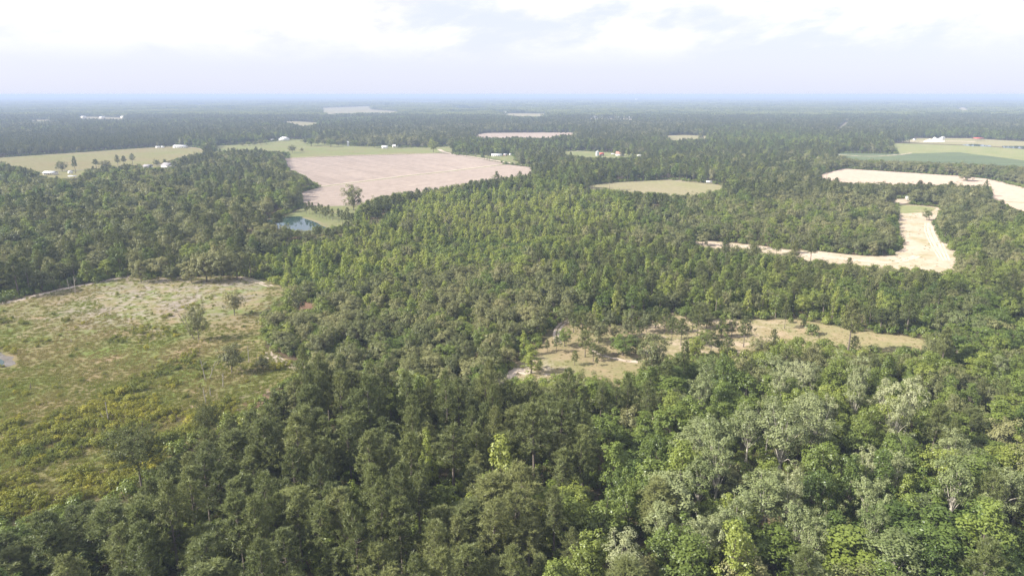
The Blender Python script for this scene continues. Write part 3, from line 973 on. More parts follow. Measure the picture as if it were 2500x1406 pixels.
# ------------------------------------------------------------------ woods
# (outline as seen at crown height, spacing, [(kind, share, height, width)], keep)
ZONES = [
    ('silver', [(1640, 905), (1760, 935), (1900, 900), (2040, 905), (2120, 960), (2250, 1010), (2420, 1090), (2500, 1180), (2460, 1420), (1500, 1420), (1540, 1290), (1690, 1180), (1700, 1080), (1640, 1010)],
     7.3, [('silver', .38, 18.5, 9.6), ('broad', .48, 15.5, 10.8), ('oak', .06, 12, 10), ('pine', .08, 17, 9)]),
    ('silver2', [(940, 960), (1030, 945), (1090, 965), (1080, 1000), (960, 1010)], 6.0, [('silver', .4, 16, 7), ('broad', .4, 15, 8), ('pine', .2, 17, 7)]),
    ('pine', [(190, 1240), (270, 1180), (330, 1120), (460, 1040), (500, 1000), (640, 990), (740, 960), (880, 960), (1150, 985), (1340, 985), (1440, 1020), (1500, 1100), (1470, 1170), (1390, 1190), (1360, 1300), (1340, 1500), (-200, 1500), (-200, 1330), (100, 1290)],
     7.2, [('pine', .935, 19.5, 9.6), ('broad', .05, 14, 8), ('sapling', .015, 15, 5)]),
    ('left_low', [(-300, 1230), (60, 1235), (190, 1235), (100, 1300), (-300, 1340)], 6.6, [('broad', .75, 12, 9), ('pine', .25, 16, 8.6)]),
    ('edge', [(600, 1010), (650, 900), (760, 900), (860, 940), (1200, 930), (1340, 925), (1550, 930), (1700, 870), (2000, 850), (2280, 860), (2300, 940), (2100, 940), (1900, 900), (1760, 930), (1640, 900), (1560, 1100), (1500, 1100), (1440, 1020), (1340, 985), (1150, 985), (880, 960), (740, 960), (640, 990)],
     7.0, [('broad', .42, 14, 9.2), ('pine', .22, 17, 8.2), ('oak', .36, 12.5, 9.4)]),
    ('low_right', [(1380, 1180), (1480, 1160), (1500, 1080), (1640, 1000), (1700, 1080), (1690, 1180), (1540, 1290), (1500, 1420), (1340, 1500), (1360, 1300)],
     7.4, [('broad', .86, 15, 11.0), ('pine', .1, 18, 9), ('silver', .04, 17, 9)]),
    ('right', [(2260, 870), (2300, 640), (2380, 560), (2500, 540), (2900, 540), (2900, 1500), (2400, 1500), (2470, 1180), (2420, 1090), (2250, 1010), (2120, 950)],
     7.6, [('broad', .54, 13, 10.2), ('oak', .36, 11.5, 10), ('pine', .08, 16, 8), ('silver', .02, 15, 8)]),
    ('young', [(600, 620), (690, 575), (800, 565), (900, 535), (960, 500), (1100, 462), (1300, 455), (1440, 470), (1560, 505), (1580, 545), (1460, 575), (1400, 585), (1300, 625), (1230, 640), (1100, 640), (960, 655), (860, 680), (720, 690), (640, 680)],
     4.5, [('sapling', .28, 7.4, 4.4), ('oak', .14, 5.8, 6.0), ('broad', .09, 7.6, 6.4), ('openpine', .04, 7.5, 4.8), ('brightbrush', .45, 3.2, 4.6)]),
    ('scrub', [(640, 720), (700, 690), (860, 680), (960, 655), (1100, 640), (1230, 640), (1330, 650), (1420, 700), (1410, 790), (1360, 800), (1330, 850), (1260, 890), (1220, 940), (900, 940), (760, 910), (690, 850), (640, 800)],
     7.7, [('oak', .80, 9.2, 9.2), ('broad', .15, 9.5, 8.6), ('sapling', .05, 8, 4.4)]),
    ('right_mid', [(1300, 625), (1400, 585), (1500, 600), (1680, 600), (1800, 615), (1930, 635), (2060, 655), (2300, 680), (2340, 780), (2280, 830), (2080, 800), (1950, 775), (1700, 775), (1640, 760), (1540, 790), (1420, 790), (1420, 700), (1330, 650)],
     7.0, [('broad', .38, 12, 8.0), ('pine', .26, 14, 7.0), ('sapling', .18, 11.5, 4.8), ('oak', .18, 10, 8.2)]),
    ('block', [(1460, 575), (1580, 545), (1560, 505), (1640, 490), (1780, 480), (2030, 490), (2190, 510), (2205, 600), (2120, 625), (1860, 600), (1680, 595), (1500, 600)],
     7.4, [('oak', .56, 10, 8.8), ('broad', .30, 10.5, 8.2), ('sapling', .10, 9, 4.4), ('pine', .04, 13, 6)]),
    ('left_wood', [(-400, 430), (120, 432), (300, 420), (450, 410), (560, 380), (700, 380), (700, 420), (780, 455), (740, 500), (600, 530), (640, 560), (690, 575), (600, 620), (600, 680), (320, 680), (-400, 860)],
     10.2, [('oak', .54, 13.5, 12.8), ('pine', .24, 17, 9.5), ('broad', .22, 14.5, 11.6)]),
    ('left_pine_rows', [(-300, 335), (100, 325), (300, 325), (430, 320), (430, 355), (200, 370), (-300, 395)], 6.2, [('pine', .85, 13, 6.2), ('oak', .15, 11, 8)]),
    ('belt', [(1980, 385), (2600, 400), (2600, 470), (2340, 432), (2050, 412), (1980, 425)], 8.4, [('oak', .8, 12, 12), ('broad', .2, 12, 10.5)]),
]
DEFAULT = ('default', None, 9.3, [('oak', .38, 13, 11.5), ('pine', .34, 16, 8.8), ('broad', .28, 14, 10.5)])
REACH = 3300.0
NEAR = 560.0


def candidates(sp):
    """A jittered grid over what the drone sees, with a margin."""
    ys = np.arange(70.0, REACH, sp)
    out = []
    for y in ys:
        half = y * 0.80 + 70
        xs = np.arange(-half - (60 if y < 600 else 0), half, sp)
        out.append(np.stack([xs + RNG.uniform(-.42, .42, len(xs)) * sp, y + RNG.uniform(-.42, .42, len(xs)) * sp], 1))
    return np.concatenate(out)


# trees named one by one: (x, y of the foot, kind, height px, width px, label)
SINGLE = [
    (1297, 911, 'broad', 60, 44, 'bright green conical tree alone on the near meadow corner', 1),
    (1319, 897, 'broad', 17, 11, 'tiny dark tree beside the bright conical meadow tree', 0),
    (1336, 858, 'openpine', 24, 15, 'small young pine at the shaded meadow edge', 0),
    (1358, 861, 'openpine', 33, 26, 'round young pine near the shaded meadow edge', 1),
    (1378, 846, 'broad', 38, 34, 'dark green bushy tree beside the wheel ruts', 2),
    (1384, 791, 'oak', 44, 46, 'spreading tree standing over the wheel ruts', 0),
    (1421, 836, 'openpine', 64, 44, 'yellowish tiered pine left of the grey round oak', 1),
    (1461, 838, 'oak', 52, 48, 'round grey green oak in the meadow', 3),
    (1520, 868, 'broad', 44, 62, 'wide bright bushy tree by the curving track', 2),
    (1552, 864, 'oak', 44, 44, 'dark round tree behind the wide bushy tree', 4),
    (1592, 915, 'oak', 92, 78, 'large dark oak at the near edge of the meadow', 0),
    (1403, 892, 'openpine', 30, 22, 'small upright pine on the open meadow', 0),
    (1456, 893, 'openpine', 18, 12, 'tiny pine on the open meadow', 2),
    (1448, 882, 'openpine', 36, 34, 'broad young pine on the open meadow', 1),
    (1428, 872, 'openpine', 54, 42, 'thin tall pine in the middle of the near meadow', 2),
    (1674, 784, 'broad', 38, 32, 'bright round tree at the far meadow edge', 0),
    (1760, 824, 'broad', 48, 34, 'bright yellow green tree in the middle of the meadow', 4),
    (1786, 822, 'oak', 42, 32, 'dark round tree beside the yellow green meadow tree', 4),
    (1815, 847, 'openpine', 62, 40, 'pine with bare trunk and dark crown in the meadow', 1),
    (1662, 843, 'openpine', 55, 38, 'thin pine with bare trunk in the meadow', 1),
    (1702, 828, 'openpine', 72, 38, 'tallest thin pine of the meadow group', 2),
    (1735, 862, 'openpine', 44, 34, 'open crowned pine at the lower meadow', 1),
    (1697, 874, 'broad', 50, 42, 'leafy tree at the lower edge of the meadow group', 0),
    (1776, 872, 'openpine', 40, 34, 'low open pine near the front tree belt', 0),
    (1622, 815, 'openpine', 52, 38, 'leaning open pine at the meadow head', 2),
    (1578, 812, 'oak', 50, 42, 'pale round oak at the meadow head', 1),
    (1886, 858, 'openpine', 46, 24, 'slim young pine near the front tree belt', 0),
    (1915, 802, 'openpine', 50, 26, 'slim pine with tall bare trunk on the open meadow', 1),
    (1982, 817, 'brush', 24, 28, 'low bright bush alone on the open meadow', 0),
    (1960, 796, 'brush', 20, 14, 'small dark bush by the far meadow edge', 1),
    (1931, 788, 'brush', 12, 11, 'tiny round bush by the far meadow edge', 2),
    (2082, 862, 'openpine', 36, 26, 'young pine peeking over the front tree belt', 0),
    (1540, 800, 'oak', 42, 40, 'round oak at the far end of the curving track', 2),
    (1490, 795, 'oak', 40, 42, 'bushy oak behind the near meadow', 3),
    (1500, 828, 'oak', 34, 34, 'small oak between meadow bushes', 1),
    (1600, 800, 'openpine', 44, 30, 'open pine right of the pale round oak', 0),
    (1640, 830, 'openpine', 46, 30, 'slim pine left of the thin bare trunked pine', 1),
    (1720, 845, 'broad', 36, 32, 'leafy bush in the middle meadow group', 2),
    (1470, 870, 'oak', 26, 30, 'low round bush beside the curving track', 1),
    (1400, 812, 'openpine', 40, 30, 'open pine beside the wheel ruts', 2),
    (1438, 800, 'oak', 36, 38, 'rounded oak behind the yellowish pine', 2),
    (1560, 830, 'openpine', 40, 32, 'pine behind the dark round tree', 1),
    (1535, 822, 'oak', 34, 36, 'olive oak behind the wide bushy tree', 3),
    (1690, 806, 'openpine', 50, 34, 'feathery pine behind the tallest thin pine', 2),
    (1725, 800, 'oak', 34, 40, 'round oak at the back of the meadow group', 0),
    (1755, 858, 'broad', 30, 26, 'small leafy tree below the yellow green one', 0),
    (1850, 866, 'oak', 40, 44, 'olive tree at the front belt of the meadow', 2),
    (1790, 780, 'oak', 40, 44, 'rounded oak at the far meadow edge', 1),
    (1640, 800, 'oak', 30, 34, 'low oak at the meadow head', 4),
    (2262, 538, 'oak', 28, 28, 'lone round tree on the sandy strip', 4),
    (1940, 618, 'oak', 27, 25, 'dark small tree on the lower sandy strip', 1),
    (1856, 608, 'openpine', 28, 20, 'pine with bare trunk on the lower sandy strip', 1),
    (1715, 600, 'oak', 34, 38, 'round tree at the end of the lower sandy strip', 3),
    (864, 514, 'oak', 64, 58, 'large dark spreading oak between pond and plowed field', 0),
    (1058, 373, 'broad', 30, 27, 'lone tree at the back corner of the plowed field', 2),
    (914, 361, 'oak', 23, 32, 'round dark tree in front of the white farm house', 4),
    (962, 362, 'oak', 29, 32, 'large dark tree beside the white farm house', 3),
    (1011, 359, 'oak', 27, 30, 'spreading tree at the far end of the pasture', 2),
    (714, 374, 'oak', 20, 24, 'round tree in the pasture near the wood corner', 1),
    (737, 371, 'oak', 10, 11, 'small round tree alone in the pasture', 4),
    (152, 419, 'oak', 26, 30, 'round oak beside the road below the hayfield', 2),
    (185, 424, 'pine', 40, 16, 'tall slim pine below the hayfield', 0),
    (258, 412, 'oak', 21, 33, 'wide dark oak below the hayfield', 0),
    (236, 414, 'pine', 24, 16, 'small pine beside the wide dark oak', 4),
    (289, 410, 'pine', 30, 15, 'slim pine right of the wide dark oak', 0),
    (304, 409, 'pine', 27, 14, 'shorter slim pine between two pines', 4),
    (325, 407, 'pine', 31, 15, 'tall pine in front of the hayfield', 2),
    (383, 406, 'oak', 17, 19, 'round tree between the grey roofed houses', 4),
    (403, 401, 'oak', 13, 11, 'small round tree beside the white gabled house', 1),
    (2358, 442, 'oak', 25, 42, 'large round oak standing in the tan field', 0),
    (848, 522, 'openpine', 15, 14, 'small dark pine in the grass by the large oak', 0),
    (852, 539, 'openpine', 18, 12, 'lower of two small pines in the pond grass', 1),
    (863, 541, 'openpine', 20, 12, 'small pine beside its twin in the pond grass', 0),
    (573, 771, 'oak', 58, 46, 'tree with bare dark trunk standing in the clearing', 1),
    (486, 830, 'oak', 82, 50, 'many stemmed thin tree in the clearing', 2),
    (566, 912, 'oak', 68, 62, 'pale feathery tree in the lower clearing', 1),
    (643, 905, 'oak', 34, 34, 'scrubby small tree above the bare sand patch', 4),
    (352, 1225, 'flatpine', 150, 135, 'tall flat topped pine at the edge of the clearing', 0),
    (517, 1110, 'flatpine', 105, 66, 'pine with long bare trunk before the yellow brush', 0),
    (345, 690, 'oak', 52, 44, 'greyish thin tree at the head of the clearing', 2),
    (468, 690, 'oak', 50, 52, 'rounded tree in the clump at the clearing head', 0),
    (505, 688, 'oak', 66, 64, 'tall grey green tree in the clump at the clearing head', 2),
    (540, 688, 'oak', 70, 66, 'tallest pale tree in the clump at the clearing head', 0),
    (580, 684, 'oak', 60, 56, 'wide tree above the wheel ruts', 3),
    (420, 684, 'oak', 34, 40, 'low bushy tree left of the clearing head clump', 1),
    (1898, 1188, 'silver', 172, 104, 'tall silvery tree with white forked trunk', 0),
    (1820, 1140, 'silver', 135, 84, 'silvery tree with white trunk beside the forked one', 1),
]
# rows of trees about the pasture
for nm_, spots in (('in the bushy row left of the large white house', [(592, 357, 9, 14), (607, 356, 11, 15), (622, 355.5, 10, 14), (636, 354, 13, 17), (650, 352.5, 12, 16)]),
                   ('in the loose row right of the large white house', [(745, 352, 15, 18), (760, 357, 20, 24), (776, 355, 18, 20), (793, 356, 16, 20), (808, 359, 21, 24), (826, 358, 17, 18), (838, 357, 20, 20), (866, 357, 16, 24), (884, 359, 17, 20)]),
                   ('along the far end of the pasture', [(985, 358, 17, 18), (1028, 357, 20, 24), (1045, 360, 18, 20), (1100, 362, 20, 24), (1118, 366, 22, 26)])):
    for j_, (x_, y_, h_, w_) in enumerate(spots):
        SINGLE.append((x_, y_, ('oak', 'broad', 'oak')[j_ % 3], h_, w_, '%s tree %s' % (('first', 'second', 'third', 'fourth', 'fifth', 'sixth', 'seventh', 'eighth', 'ninth')[j_], nm_), (1, 0, 3)[j_ % 3]))
singles = []
for s in SINGLE:
    foot = g(s[0], s[1])
    depth = foot.y * cp + H * sp
    k = depth / FPX
    elev = math.atan2(H, math.hypot(foot.x, foot.y))
    big = 1.12 if foot.y < 450 and s[2] != 'flatpine' else 1.0
    singles.append((s[2], foot, s[3] * k / max(.72, math.cos(elev)) * big, s[4] * k * big, s[5], s[6]))
# row of young pines on the pond dike
for i in range(15):
    u = i / 14
    f0 = g(748 + 112 * u, 523 + 30 * u + R.uniform(-2, 2))
    if 0.62 < u < 0.7:
        continue
    singles.append(('openpine', f0, R.uniform(9.5, 12.5), R.uniform(4.2, 5.4), None, i % 3))
sx_ = np.array([[s[1].x, s[1].y] for s in singles])
sr_ = np.array([s[3] * .5 for s in singles])

ALL = {}      # kind -> list of (x, y, h, w)
spacings = sorted({z[2] for z in ZONES} | {DEFAULT[2]})
poly_keep = [np.array(F[k], float) for k in NO_TREES]
poly_box = [(p[:, 0].min(), p[:, 0].max(), p[:, 1].min(), p[:, 1].max()) for p in poly_keep]


def in_fields(px, py, grow=0.0):
    bad = np.zeros(px.shape, bool)
    for p, b in zip(poly_keep, poly_box):
        m = (px > b[0]) & (px < b[1]) & (py > b[2]) & (py < b[3])
        if m.any():
            idx = np.nonzero(m)[0]
            bad[idx[inpoly(px[idx], py[idx], p)]] = True
    return bad


def lumpy(x, y, s, seed):
    r = np.random.default_rng(seed)
    v = np.zeros(x.shape)
    for k in range(5):
        a = r.uniform(0, 6.28)
        f = s * (0.6 + 1.6 * r.uniform())
        v += np.sin((x * math.cos(a) + y * math.sin(a)) * f + r.uniform(0, 6.28))
    return v / 5


for sp_ in spacings:
    C = candidates(sp_)
    n = len(C)
    z8 = np.full(n, 9.0)
    px, py, dep = proj(np.column_stack([C, z8]))
    zone = np.full(n, -1)
    for i, z in enumerate(ZONES):
        m = (zone < 0) & inpoly(px, py, z[1])
        zone[m] = i
    for i, z in list(enumerate(ZONES)) + [(-1, DEFAULT)]:
        if z[2] != sp_:
            continue
        c = C[zone == i]
        if not len(c):
            continue
        kinds = z[3]
        if i == -1:
            # far stands differ: some mostly pine, some leafy
            v = lumpy(c[:, 0], c[:, 1], 0.006, 5)
            u = RNG.uniform(0, 1, len(c)) * .7 + .15 + v * 0.6
        else:
            v = lumpy(c[:, 0], c[:, 1], 0.035, 17 + i)
            u = RNG.uniform(0, 1, len(c)) + v * 0.12
        u = np.clip(u, 0, 0.999)
        cum = np.cumsum([k[1] for k in kinds])
        cum[-1] = 1.0001
        ki = np.searchsorted(cum, u, side='right')
        hs = np.array([k[2] for k in kinds])[ki] * np.clip(RNG.normal(1, .19, len(c)), .55, 1.45)
        ws = np.array([k[3] for k in kinds])[ki] * np.clip(RNG.lognormal(0, .20, len(c)), .62, 1.6)
        by0 = proj(np.column_stack([c, np.zeros(len(c))]))[1]
        if i >= 0 and z[0] in ('young',):
            gap = lumpy(c[:, 0], c[:, 1], 0.05, 91)
            keep = (gap > -.22) | (RNG.uniform(size=len(c)) < .32)
            vz = 1 + .55 * np.clip(lumpy(c[:, 0], c[:, 1], 0.03, 55), -.8, .8) + .25 * np.clip((by0 - 600) / -100, -.6, 1)
            vz *= np.clip(RNG.lognormal(0, .22, len(c)), .6, 1.6)
            hs *= vz
            ws *= np.sqrt(vz)
        elif i >= 0 and z[0] == 'scrub':
            keep = (lumpy(c[:, 0], c[:, 1], 0.07, 92) > -.40) | (RNG.uniform(size=len(c)) < .5)
        else:
            keep = RNG.uniform(size=len(c)) < .95
        # nothing stands on the open ground, and nothing hides it
        bx_, by_, d0 = proj(np.column_stack([c, np.zeros(len(c))]))
        half = ws * .38 * FPX / d0
        bad = in_fields(bx_, by_) | inpoly(bx_, by_, F['pond']) | in_fields(bx_ - half, by_) | in_fields(bx_ + half, by_)
        done = np.zeros(len(c), bool)
        poke = np.where(RNG.uniform(size=len(c)) < np.where(c[:, 1] < 420, .08, .3), RNG.uniform(.62, .97, len(c)), .97)      # some crowns stand up before the open ground
        low = np.ones(len(c))
        for f in (1.0, .85, .72, .60, .48, .38, .28):
            tx_, ty_, d1 = proj(np.column_stack([c, hs * f * poke]))
            mx_, my_, d2 = proj(np.column_stack([c, hs * f * .5]))
            good = ~done & ~(in_fields(tx_, ty_) | in_fields(mx_, my_) | in_fields(tx_ - half, ty_ * .75 + my_ * .25) | in_fields(tx_ + half, ty_ * .75 + my_ * .25))
            low[good] = f
            done |= good
        bad |= ~done
        hs = hs * low
        ws = ws * np.sqrt(low)
        d = ((c[:, None, 0] - sx_[None, :, 0]) ** 2 + (c[:, None, 1] - sx_[None, :, 1]) ** 2) if len(c) < 60000 else None
        if d is not None:
            bad |= (d < (sr_[None, :] + ws[:, None] * .3) ** 2).any(1)
        ok = keep & ~bad
        for j, k in enumerate(kinds):
            m = ok & (ki == j)
            ALL.setdefault(k[0], []).append(np.column_stack([c[m], hs[m], ws[m]]))
ALL = {k: np.concatenate(v) for k, v in ALL.items()}

# ------------------------------------------------------------------ single trees and the woods behind them
ORD = ['leftmost'] + [w + ' from left' for w in 'second third fourth fifth sixth seventh eighth ninth tenth eleventh twelfth thirteenth fourteenth fifteenth sixteenth seventeenth eighteenth nineteenth twentieth twenty-first twenty-second twenty-third twenty-fourth twenty-fifth twenty-sixth twenty-seventh twenty-eighth twenty-ninth thirtieth'.split()]
COLN = ['far left', 'centre left', 'centre', 'centre right', 'far right']


def describe(items, noun, rows, forms):
    """items: (px, py, variant). A label for each: its look, its part of the picture and its turn from the left among those alike."""
    cells = {}
    for i, (x, y, v) in enumerate(items):
        r = next((rn for rn, y0 in rows if y >= y0), rows[-1][0])
        c = COLN[int(np.clip(x / 500, 0, 4))]
        cells.setdefault((forms[v % len(forms)], r, c), []).append((x, i))
    out = [None] * len(items)
    for (f, r, c), v in cells.items():
        v.sort()
        for k, (_, i) in enumerate(v):
            w = '%s %s' % (f, noun)
            if len(v) == 1:
                out[i] = ('only %s %s, %s' % (w, r, c), None)
            elif k < len(ORD):
                out[i] = ('%s of the %ss %s, %s' % (ORD[k], w, r, c), None)
            else:
                out[i] = ('one of the more rightward %ss %s, %s' % (w, r, c), '%ss %s, %s' % (w, r, c))
    return out


KIND_INFO = {
    'pine': ('pine', [('along the bottom edge', 1290), ('low in the pine stand', 1190), ('midway in the pine stand', 1090), ('at the back of the stand', 980), ('beyond the pine stand', 0)],
             ['narrow dark', 'broad dark', 'medium dark', 'wide dark', 'slim high-crowned'], 'dark pines in the woods', 'pine_forest', 'dark green pine woods continuing behind the nearest pines'),
    'broad': ('leafy tree', [('along the bottom edge', 1270), ('in the lower wood', 1130), ('below the meadow', 980), ('around the meadow', 760), ('farther off', 0)],
              ['rounded green', 'conical green', 'wide green', 'tall green', 'low conical green'], 'leafy green trees in the woods', 'broadleaf_forest', 'green leafy woods continuing behind the nearest trees'),
    'silver': ('silvery tree', [('along the bottom edge', 1270), ('in the lower wood', 1130), ('in the middle wood', 1010), ('near the meadow', 0)],
               ['slender', 'wide', 'tall', 'small-crowned'], 'silvery trees', 'silver_wood', 'pale silvery trees farther off'),
    'oak': ('oak', [('along the bottom edge', 1200), ('below the meadow', 940), ('just left of meadow height', 860), ('in the middle scrub', 780), ('at the upper scrub', 700), ('farther off', 0)],
            ['spreading olive', 'round olive', 'wide olive', 'single-stemmed olive', 'small olive'], 'olive scrub oaks', 'oak_scrub', 'olive green oak woods continuing into the distance'),
    'sapling': ('young tree', [('in the lower woods', 900), ('around the meadow', 760), ('above the meadow', 690), ('near the young stand edge', 640), ('in the young stand', 0)],
                ['narrow bright', 'short bright', 'tall bright', 'slim bright'], 'bright young trees', 'young_woodland', 'bright green young woodland of slender trees'),
    'brightbrush': ('bush', [('nearer', 640), ('in the young stand', 0)], ['low', 'wide', 'small'], 'bushes of the young stand', 'bright_bushes_mass', 'low bright bushes filling the young stand'),
    'openpine': ('young pine', [('nearer', 560), ('in the young stand', 0)], ['slim', 'broad', 'open'], 'young pines', 'young_pines_mass', 'scattered young pines in the bright stand'),
}
MAXN = {'pine': 300, 'broad': 300, 'silver': 300, 'oak': 300, 'sapling': 300, 'openpine': 0, 'brightbrush': 0}
for kind, A in ALL.items():
    noun, rows, forms, grp, mass, mlabel = KIND_INFO[kind]
    P3 = np.column_stack([A[:, :2], A[:, 2] * .75])
    px, py, dep = proj(P3)
    seen = (px > 5) & (px < 2495) & (py > 0) & (py < 1400)
    dist = np.hypot(A[:, 0], A[:, 1])
    score = np.where(seen & (dist < NEAR), A[:, 2] * A[:, 3] / dep ** 2, -1)
    order = np.argsort(-score)[:MAXN[kind]]
    order = order[score[order] > 0]
    variants = RNG.integers(0, len(SP[kind]), len(A))
    labs = describe([(px[i], py[i], variants[i]) for i in order], noun, rows, forms)
    for i, (lab, gr) in zip(order, labs):
        place_tree(kind, (A[i, 0], A[i, 1], 0), A[i, 2], A[i, 3], lab, gr or grp, int(variants[i]))
    rest = np.ones(len(A), bool)
    rest[order] = False
    near = rest & (dist < NEAR)
    far = rest & ~near

    def put(mask, k2, nm, lb):
        if not mask.any():
            return
        a = A[mask]
        pick = RNG.integers(0, len(SP[k2]), len(a))
        hh = np.array([t.h for t in SP[k2]])[pick]
        rr_ = np.array([t.r for t in SP[k2]])[pick]
        scl = np.column_stack([a[:, 3] / (2 * rr_), a[:, 3] / (2 * rr_), a[:, 2] / hh])
        scatter(nm, k2, np.column_stack([a[:, :2], np.zeros(len(a))]), scl, lb, 'forest', pick=pick)
    put(near, kind, mass, mlabel + ', nearer part')
    put(far, {'pine': 'pine_mid', 'broad': 'broad_mid', 'silver': 'broad_mid', 'oak': 'oak_mid', 'sapling': 'sapling_mid', 'openpine': 'openpine', 'brightbrush': 'brightbrush'}[kind], mass, mlabel + ', farther part')
    print('WOODS', kind, len(A), 'single', len(order), 'near', int(near.sum()), 'far', int(far.sum()))

dike = 0
DK = ['first', 'second', 'third', 'fourth', 'fifth', 'sixth', 'seventh', 'eighth', 'ninth', 'tenth', 'eleventh', 'twelfth', 'thirteenth', 'fourteenth', 'fifteenth']
for kind, foot, h, w, lab, var in singles:
    if lab is None:
        lab = '%s young pine from left in the row on the pond bank' % DK[dike]
        dike += 1
        place_tree(kind, foot, h, w, lab, 'row of young pines on the pond bank', var)
    else:
        place_tree(kind, foot, h, w, lab, None, var, category='bush' if kind == 'brush' else 'tree')

# far woods in patches, thinning into the haze


def far_patches(kind, y0, y1, size, label, thin):
    ys = np.arange(y0, y1, size * .92)
    out = []
    for y in ys:
        half = y * .80 + size
        xs = np.arange(-half, half, size * .92)
        out.append(np.stack([xs + RNG.uniform(-.15, .15, len(xs)) * size, y + RNG.uniform(-.15, .15, len(xs)) * size], 1))
    c = np.concatenate(out)
    bad = np.zeros(len(c), bool)
    for ox, oy in ((0, 0), (-.4, -.4), (.4, -.4), (-.4, .4), (.4, .4)):
        q = c + np.array([ox, oy]) * size
        px, py, _ = proj(np.column_stack([q, np.zeros(len(q))]))
        bad |= in_fields(px, py)
    _, ty, _ = proj(np.column_stack([c, np.full(len(c), 12.0)]))
    px, _, _ = proj(np.column_stack([c, np.zeros(len(c))]))
    bad |= in_fields(px, ty)
    gap = lumpy(c[:, 0], c[:, 1], 0.0022, 123) * .6 + lumpy(c[:, 0], c[:, 1] * 2.0, 0.008, 321) * .6
    bad |= gap < thin
    c = c[~bad]
    s = RNG.uniform(.9, 1.12, len(c))
    hz = RNG.uniform(.75, 1.2, len(c)) * (1 + .18 * lumpy(c[:, 0], c[:, 1], 0.003, 77))
    scatter('distant_forest', kind, np.column_stack([c, np.zeros(len(c))]), np.column_stack([s, s, hz]), label, 'forest')
    print('PATCH', kind, len(c))


far_patches('patch_near', REACH, 6500, 40, 'blue green woods in the middle distance', -.62)
far_patches('patch_mid', 6500, 14000, 100, 'hazy blue woods towards the horizon', -.62)
far_patches('patch_far', 14000, 40500, 300, 'pale hazy woods along the horizon', -.60)

# ------------------------------------------------------------------ brush and grass


def sample_poly(poly_px, sp_, seed=0):
    pts = [g(*p) for p in poly_px]
    xs = [p.x for p in pts]
    ys = [p.y for p in pts]
    X, Y = np.meshgrid(np.arange(min(xs), max(xs), sp_), np.arange(min(ys), max(ys), sp_))
    c = np.column_stack([X.ravel(), Y.ravel()]) + RNG.uniform(-.5, .5, (X.size, 2)) * sp_
    return c[inpoly(c[:, 0], c[:, 1], [(p.x, p.y) for p in pts])]


c = sample_poly(F['clearing'], 1.15)
bx_, by_, _ = proj(np.column_stack([c, np.zeros(len(c))]))
low = np.clip((by_ - 760) / 200, 0, 1)
sandy = inpoly(bx_, by_, [(250, 690), (640, 680), (640, 740), (560, 790), (330, 790), (240, 740)])
dens = .30 + .6 * low - .22 * sandy
mudm = inpoly(bx_, by_, [(-80, 840), (0, 850), (45, 875), (40, 895), (0, 903), (-80, 905)])
keep = (RNG.uniform(size=len(c)) < dens) & ~mudm & (bx_ > -150)
c = c[keep]
s = RNG.uniform(.6, 1.35, len(c))
scatter('dry_grass', 'grass', np.column_stack([c, np.zeros(len(c))]), np.column_stack([s, s, s]), 'tufts of dry and green grass all over the clearing', 'grass')
print('GRASS', len(c))

c = sample_poly(F['clearing'] , 1.7)
bx_, by_, dep = proj(np.column_stack([c, np.zeros(len(c))]))
v = lumpy(c[:, 0], c[:, 1], .09, 31) + lumpy(c[:, 0], c[:, 1], .25, 32) * .6
lim = np.interp(by_, [680, 800, 900, 1000, 1080, 1200], [.80, .50, .30, .12, -.05, -.4])
diag = (by_ - 1000) + (bx_ - 300) * -.18
keep = (v > lim) & ~inpoly(bx_, by_, [(-80, 840), (0, 850), (45, 875), (40, 895), (0, 903), (-80, 905)]) & (bx_ > -150)
keep |= RNG.uniform(size=len(c)) < .02
c = c[keep]
bx_, by_, dep = proj(np.column_stack([c, np.zeros(len(c))]))
hs = np.clip(RNG.gamma(5, .26, len(c)), .5, 2.9) * np.interp(by_, [680, 900, 1200], [.55, .85, 1.25])
ws = hs * RNG.uniform(1.0, 1.6, len(c))
seen = (bx_ > 5) & (bx_ < 2495) & (by_ > 0) & (by_ < 1400)
order = np.argsort(-np.where(seen, hs * ws / dep ** 2, -1))[:300]
variants = RNG.integers(0, 4, len(c))
SH_ROWS = [('at the clearing bottom', 1180), ('in the yellow brush', 1120), ('low in the clearing', 1060), ('in the lower clearing', 1000), ('midway in the clearing', 920), ('in the upper clearing', 0)]
cells = {}
for i in order:
    r = next(rn for rn, y0 in SH_ROWS if by_[i] >= y0)
    cn = ('far left', 'left', 'right of the dead pole', 'nearer the oaks')[int(np.clip(bx_[i] / 170, 0, 3))]
    f = ('rounded', 'wide', 'large', 'small')[variants[i]]
    cells.setdefault((f, r, cn), []).append((bx_[i], i))
for (f, r, cn), vv in cells.items():
    vv.sort()
    for k, (_, i) in enumerate(vv):
        if len(vv) == 1:
            lab = 'only %s shrub %s, %s' % (f, r, cn)
        elif k < len(ORD):
            lab = '%s of the %s shrubs %s, %s' % (ORD[k], f, r, cn)
        else:
            lab = 'one of the more rightward %s shrubs %s, %s' % (f, r, cn)
        place_tree('shrub', (c[i, 0], c[i, 1], 0), hs[i], ws[i], lab, '%s shrubs %s, %s' % (f, r, cn) if k >= len(ORD) and len(vv) > 1 else 'shrubs of the clearing', int(variants[i]), category='shrub')
rest = np.ones(len(c), bool)
rest[order] = False
cc, h2, w2, pk = c[rest], hs[rest], ws[rest], variants[rest]
hh = np.array([t.h for t in SP['shrub']])[pk]
rr_ = np.array([t.r for t in SP['shrub']])[pk]
scatter('low_brush', 'shrub', np.column_stack([cc, np.zeros(len(cc))]), np.column_stack([w2 / (2 * rr_), w2 / (2 * rr_), h2 / hh]), 'smaller yellow green brush filling the clearing', 'brush', pick=pk)
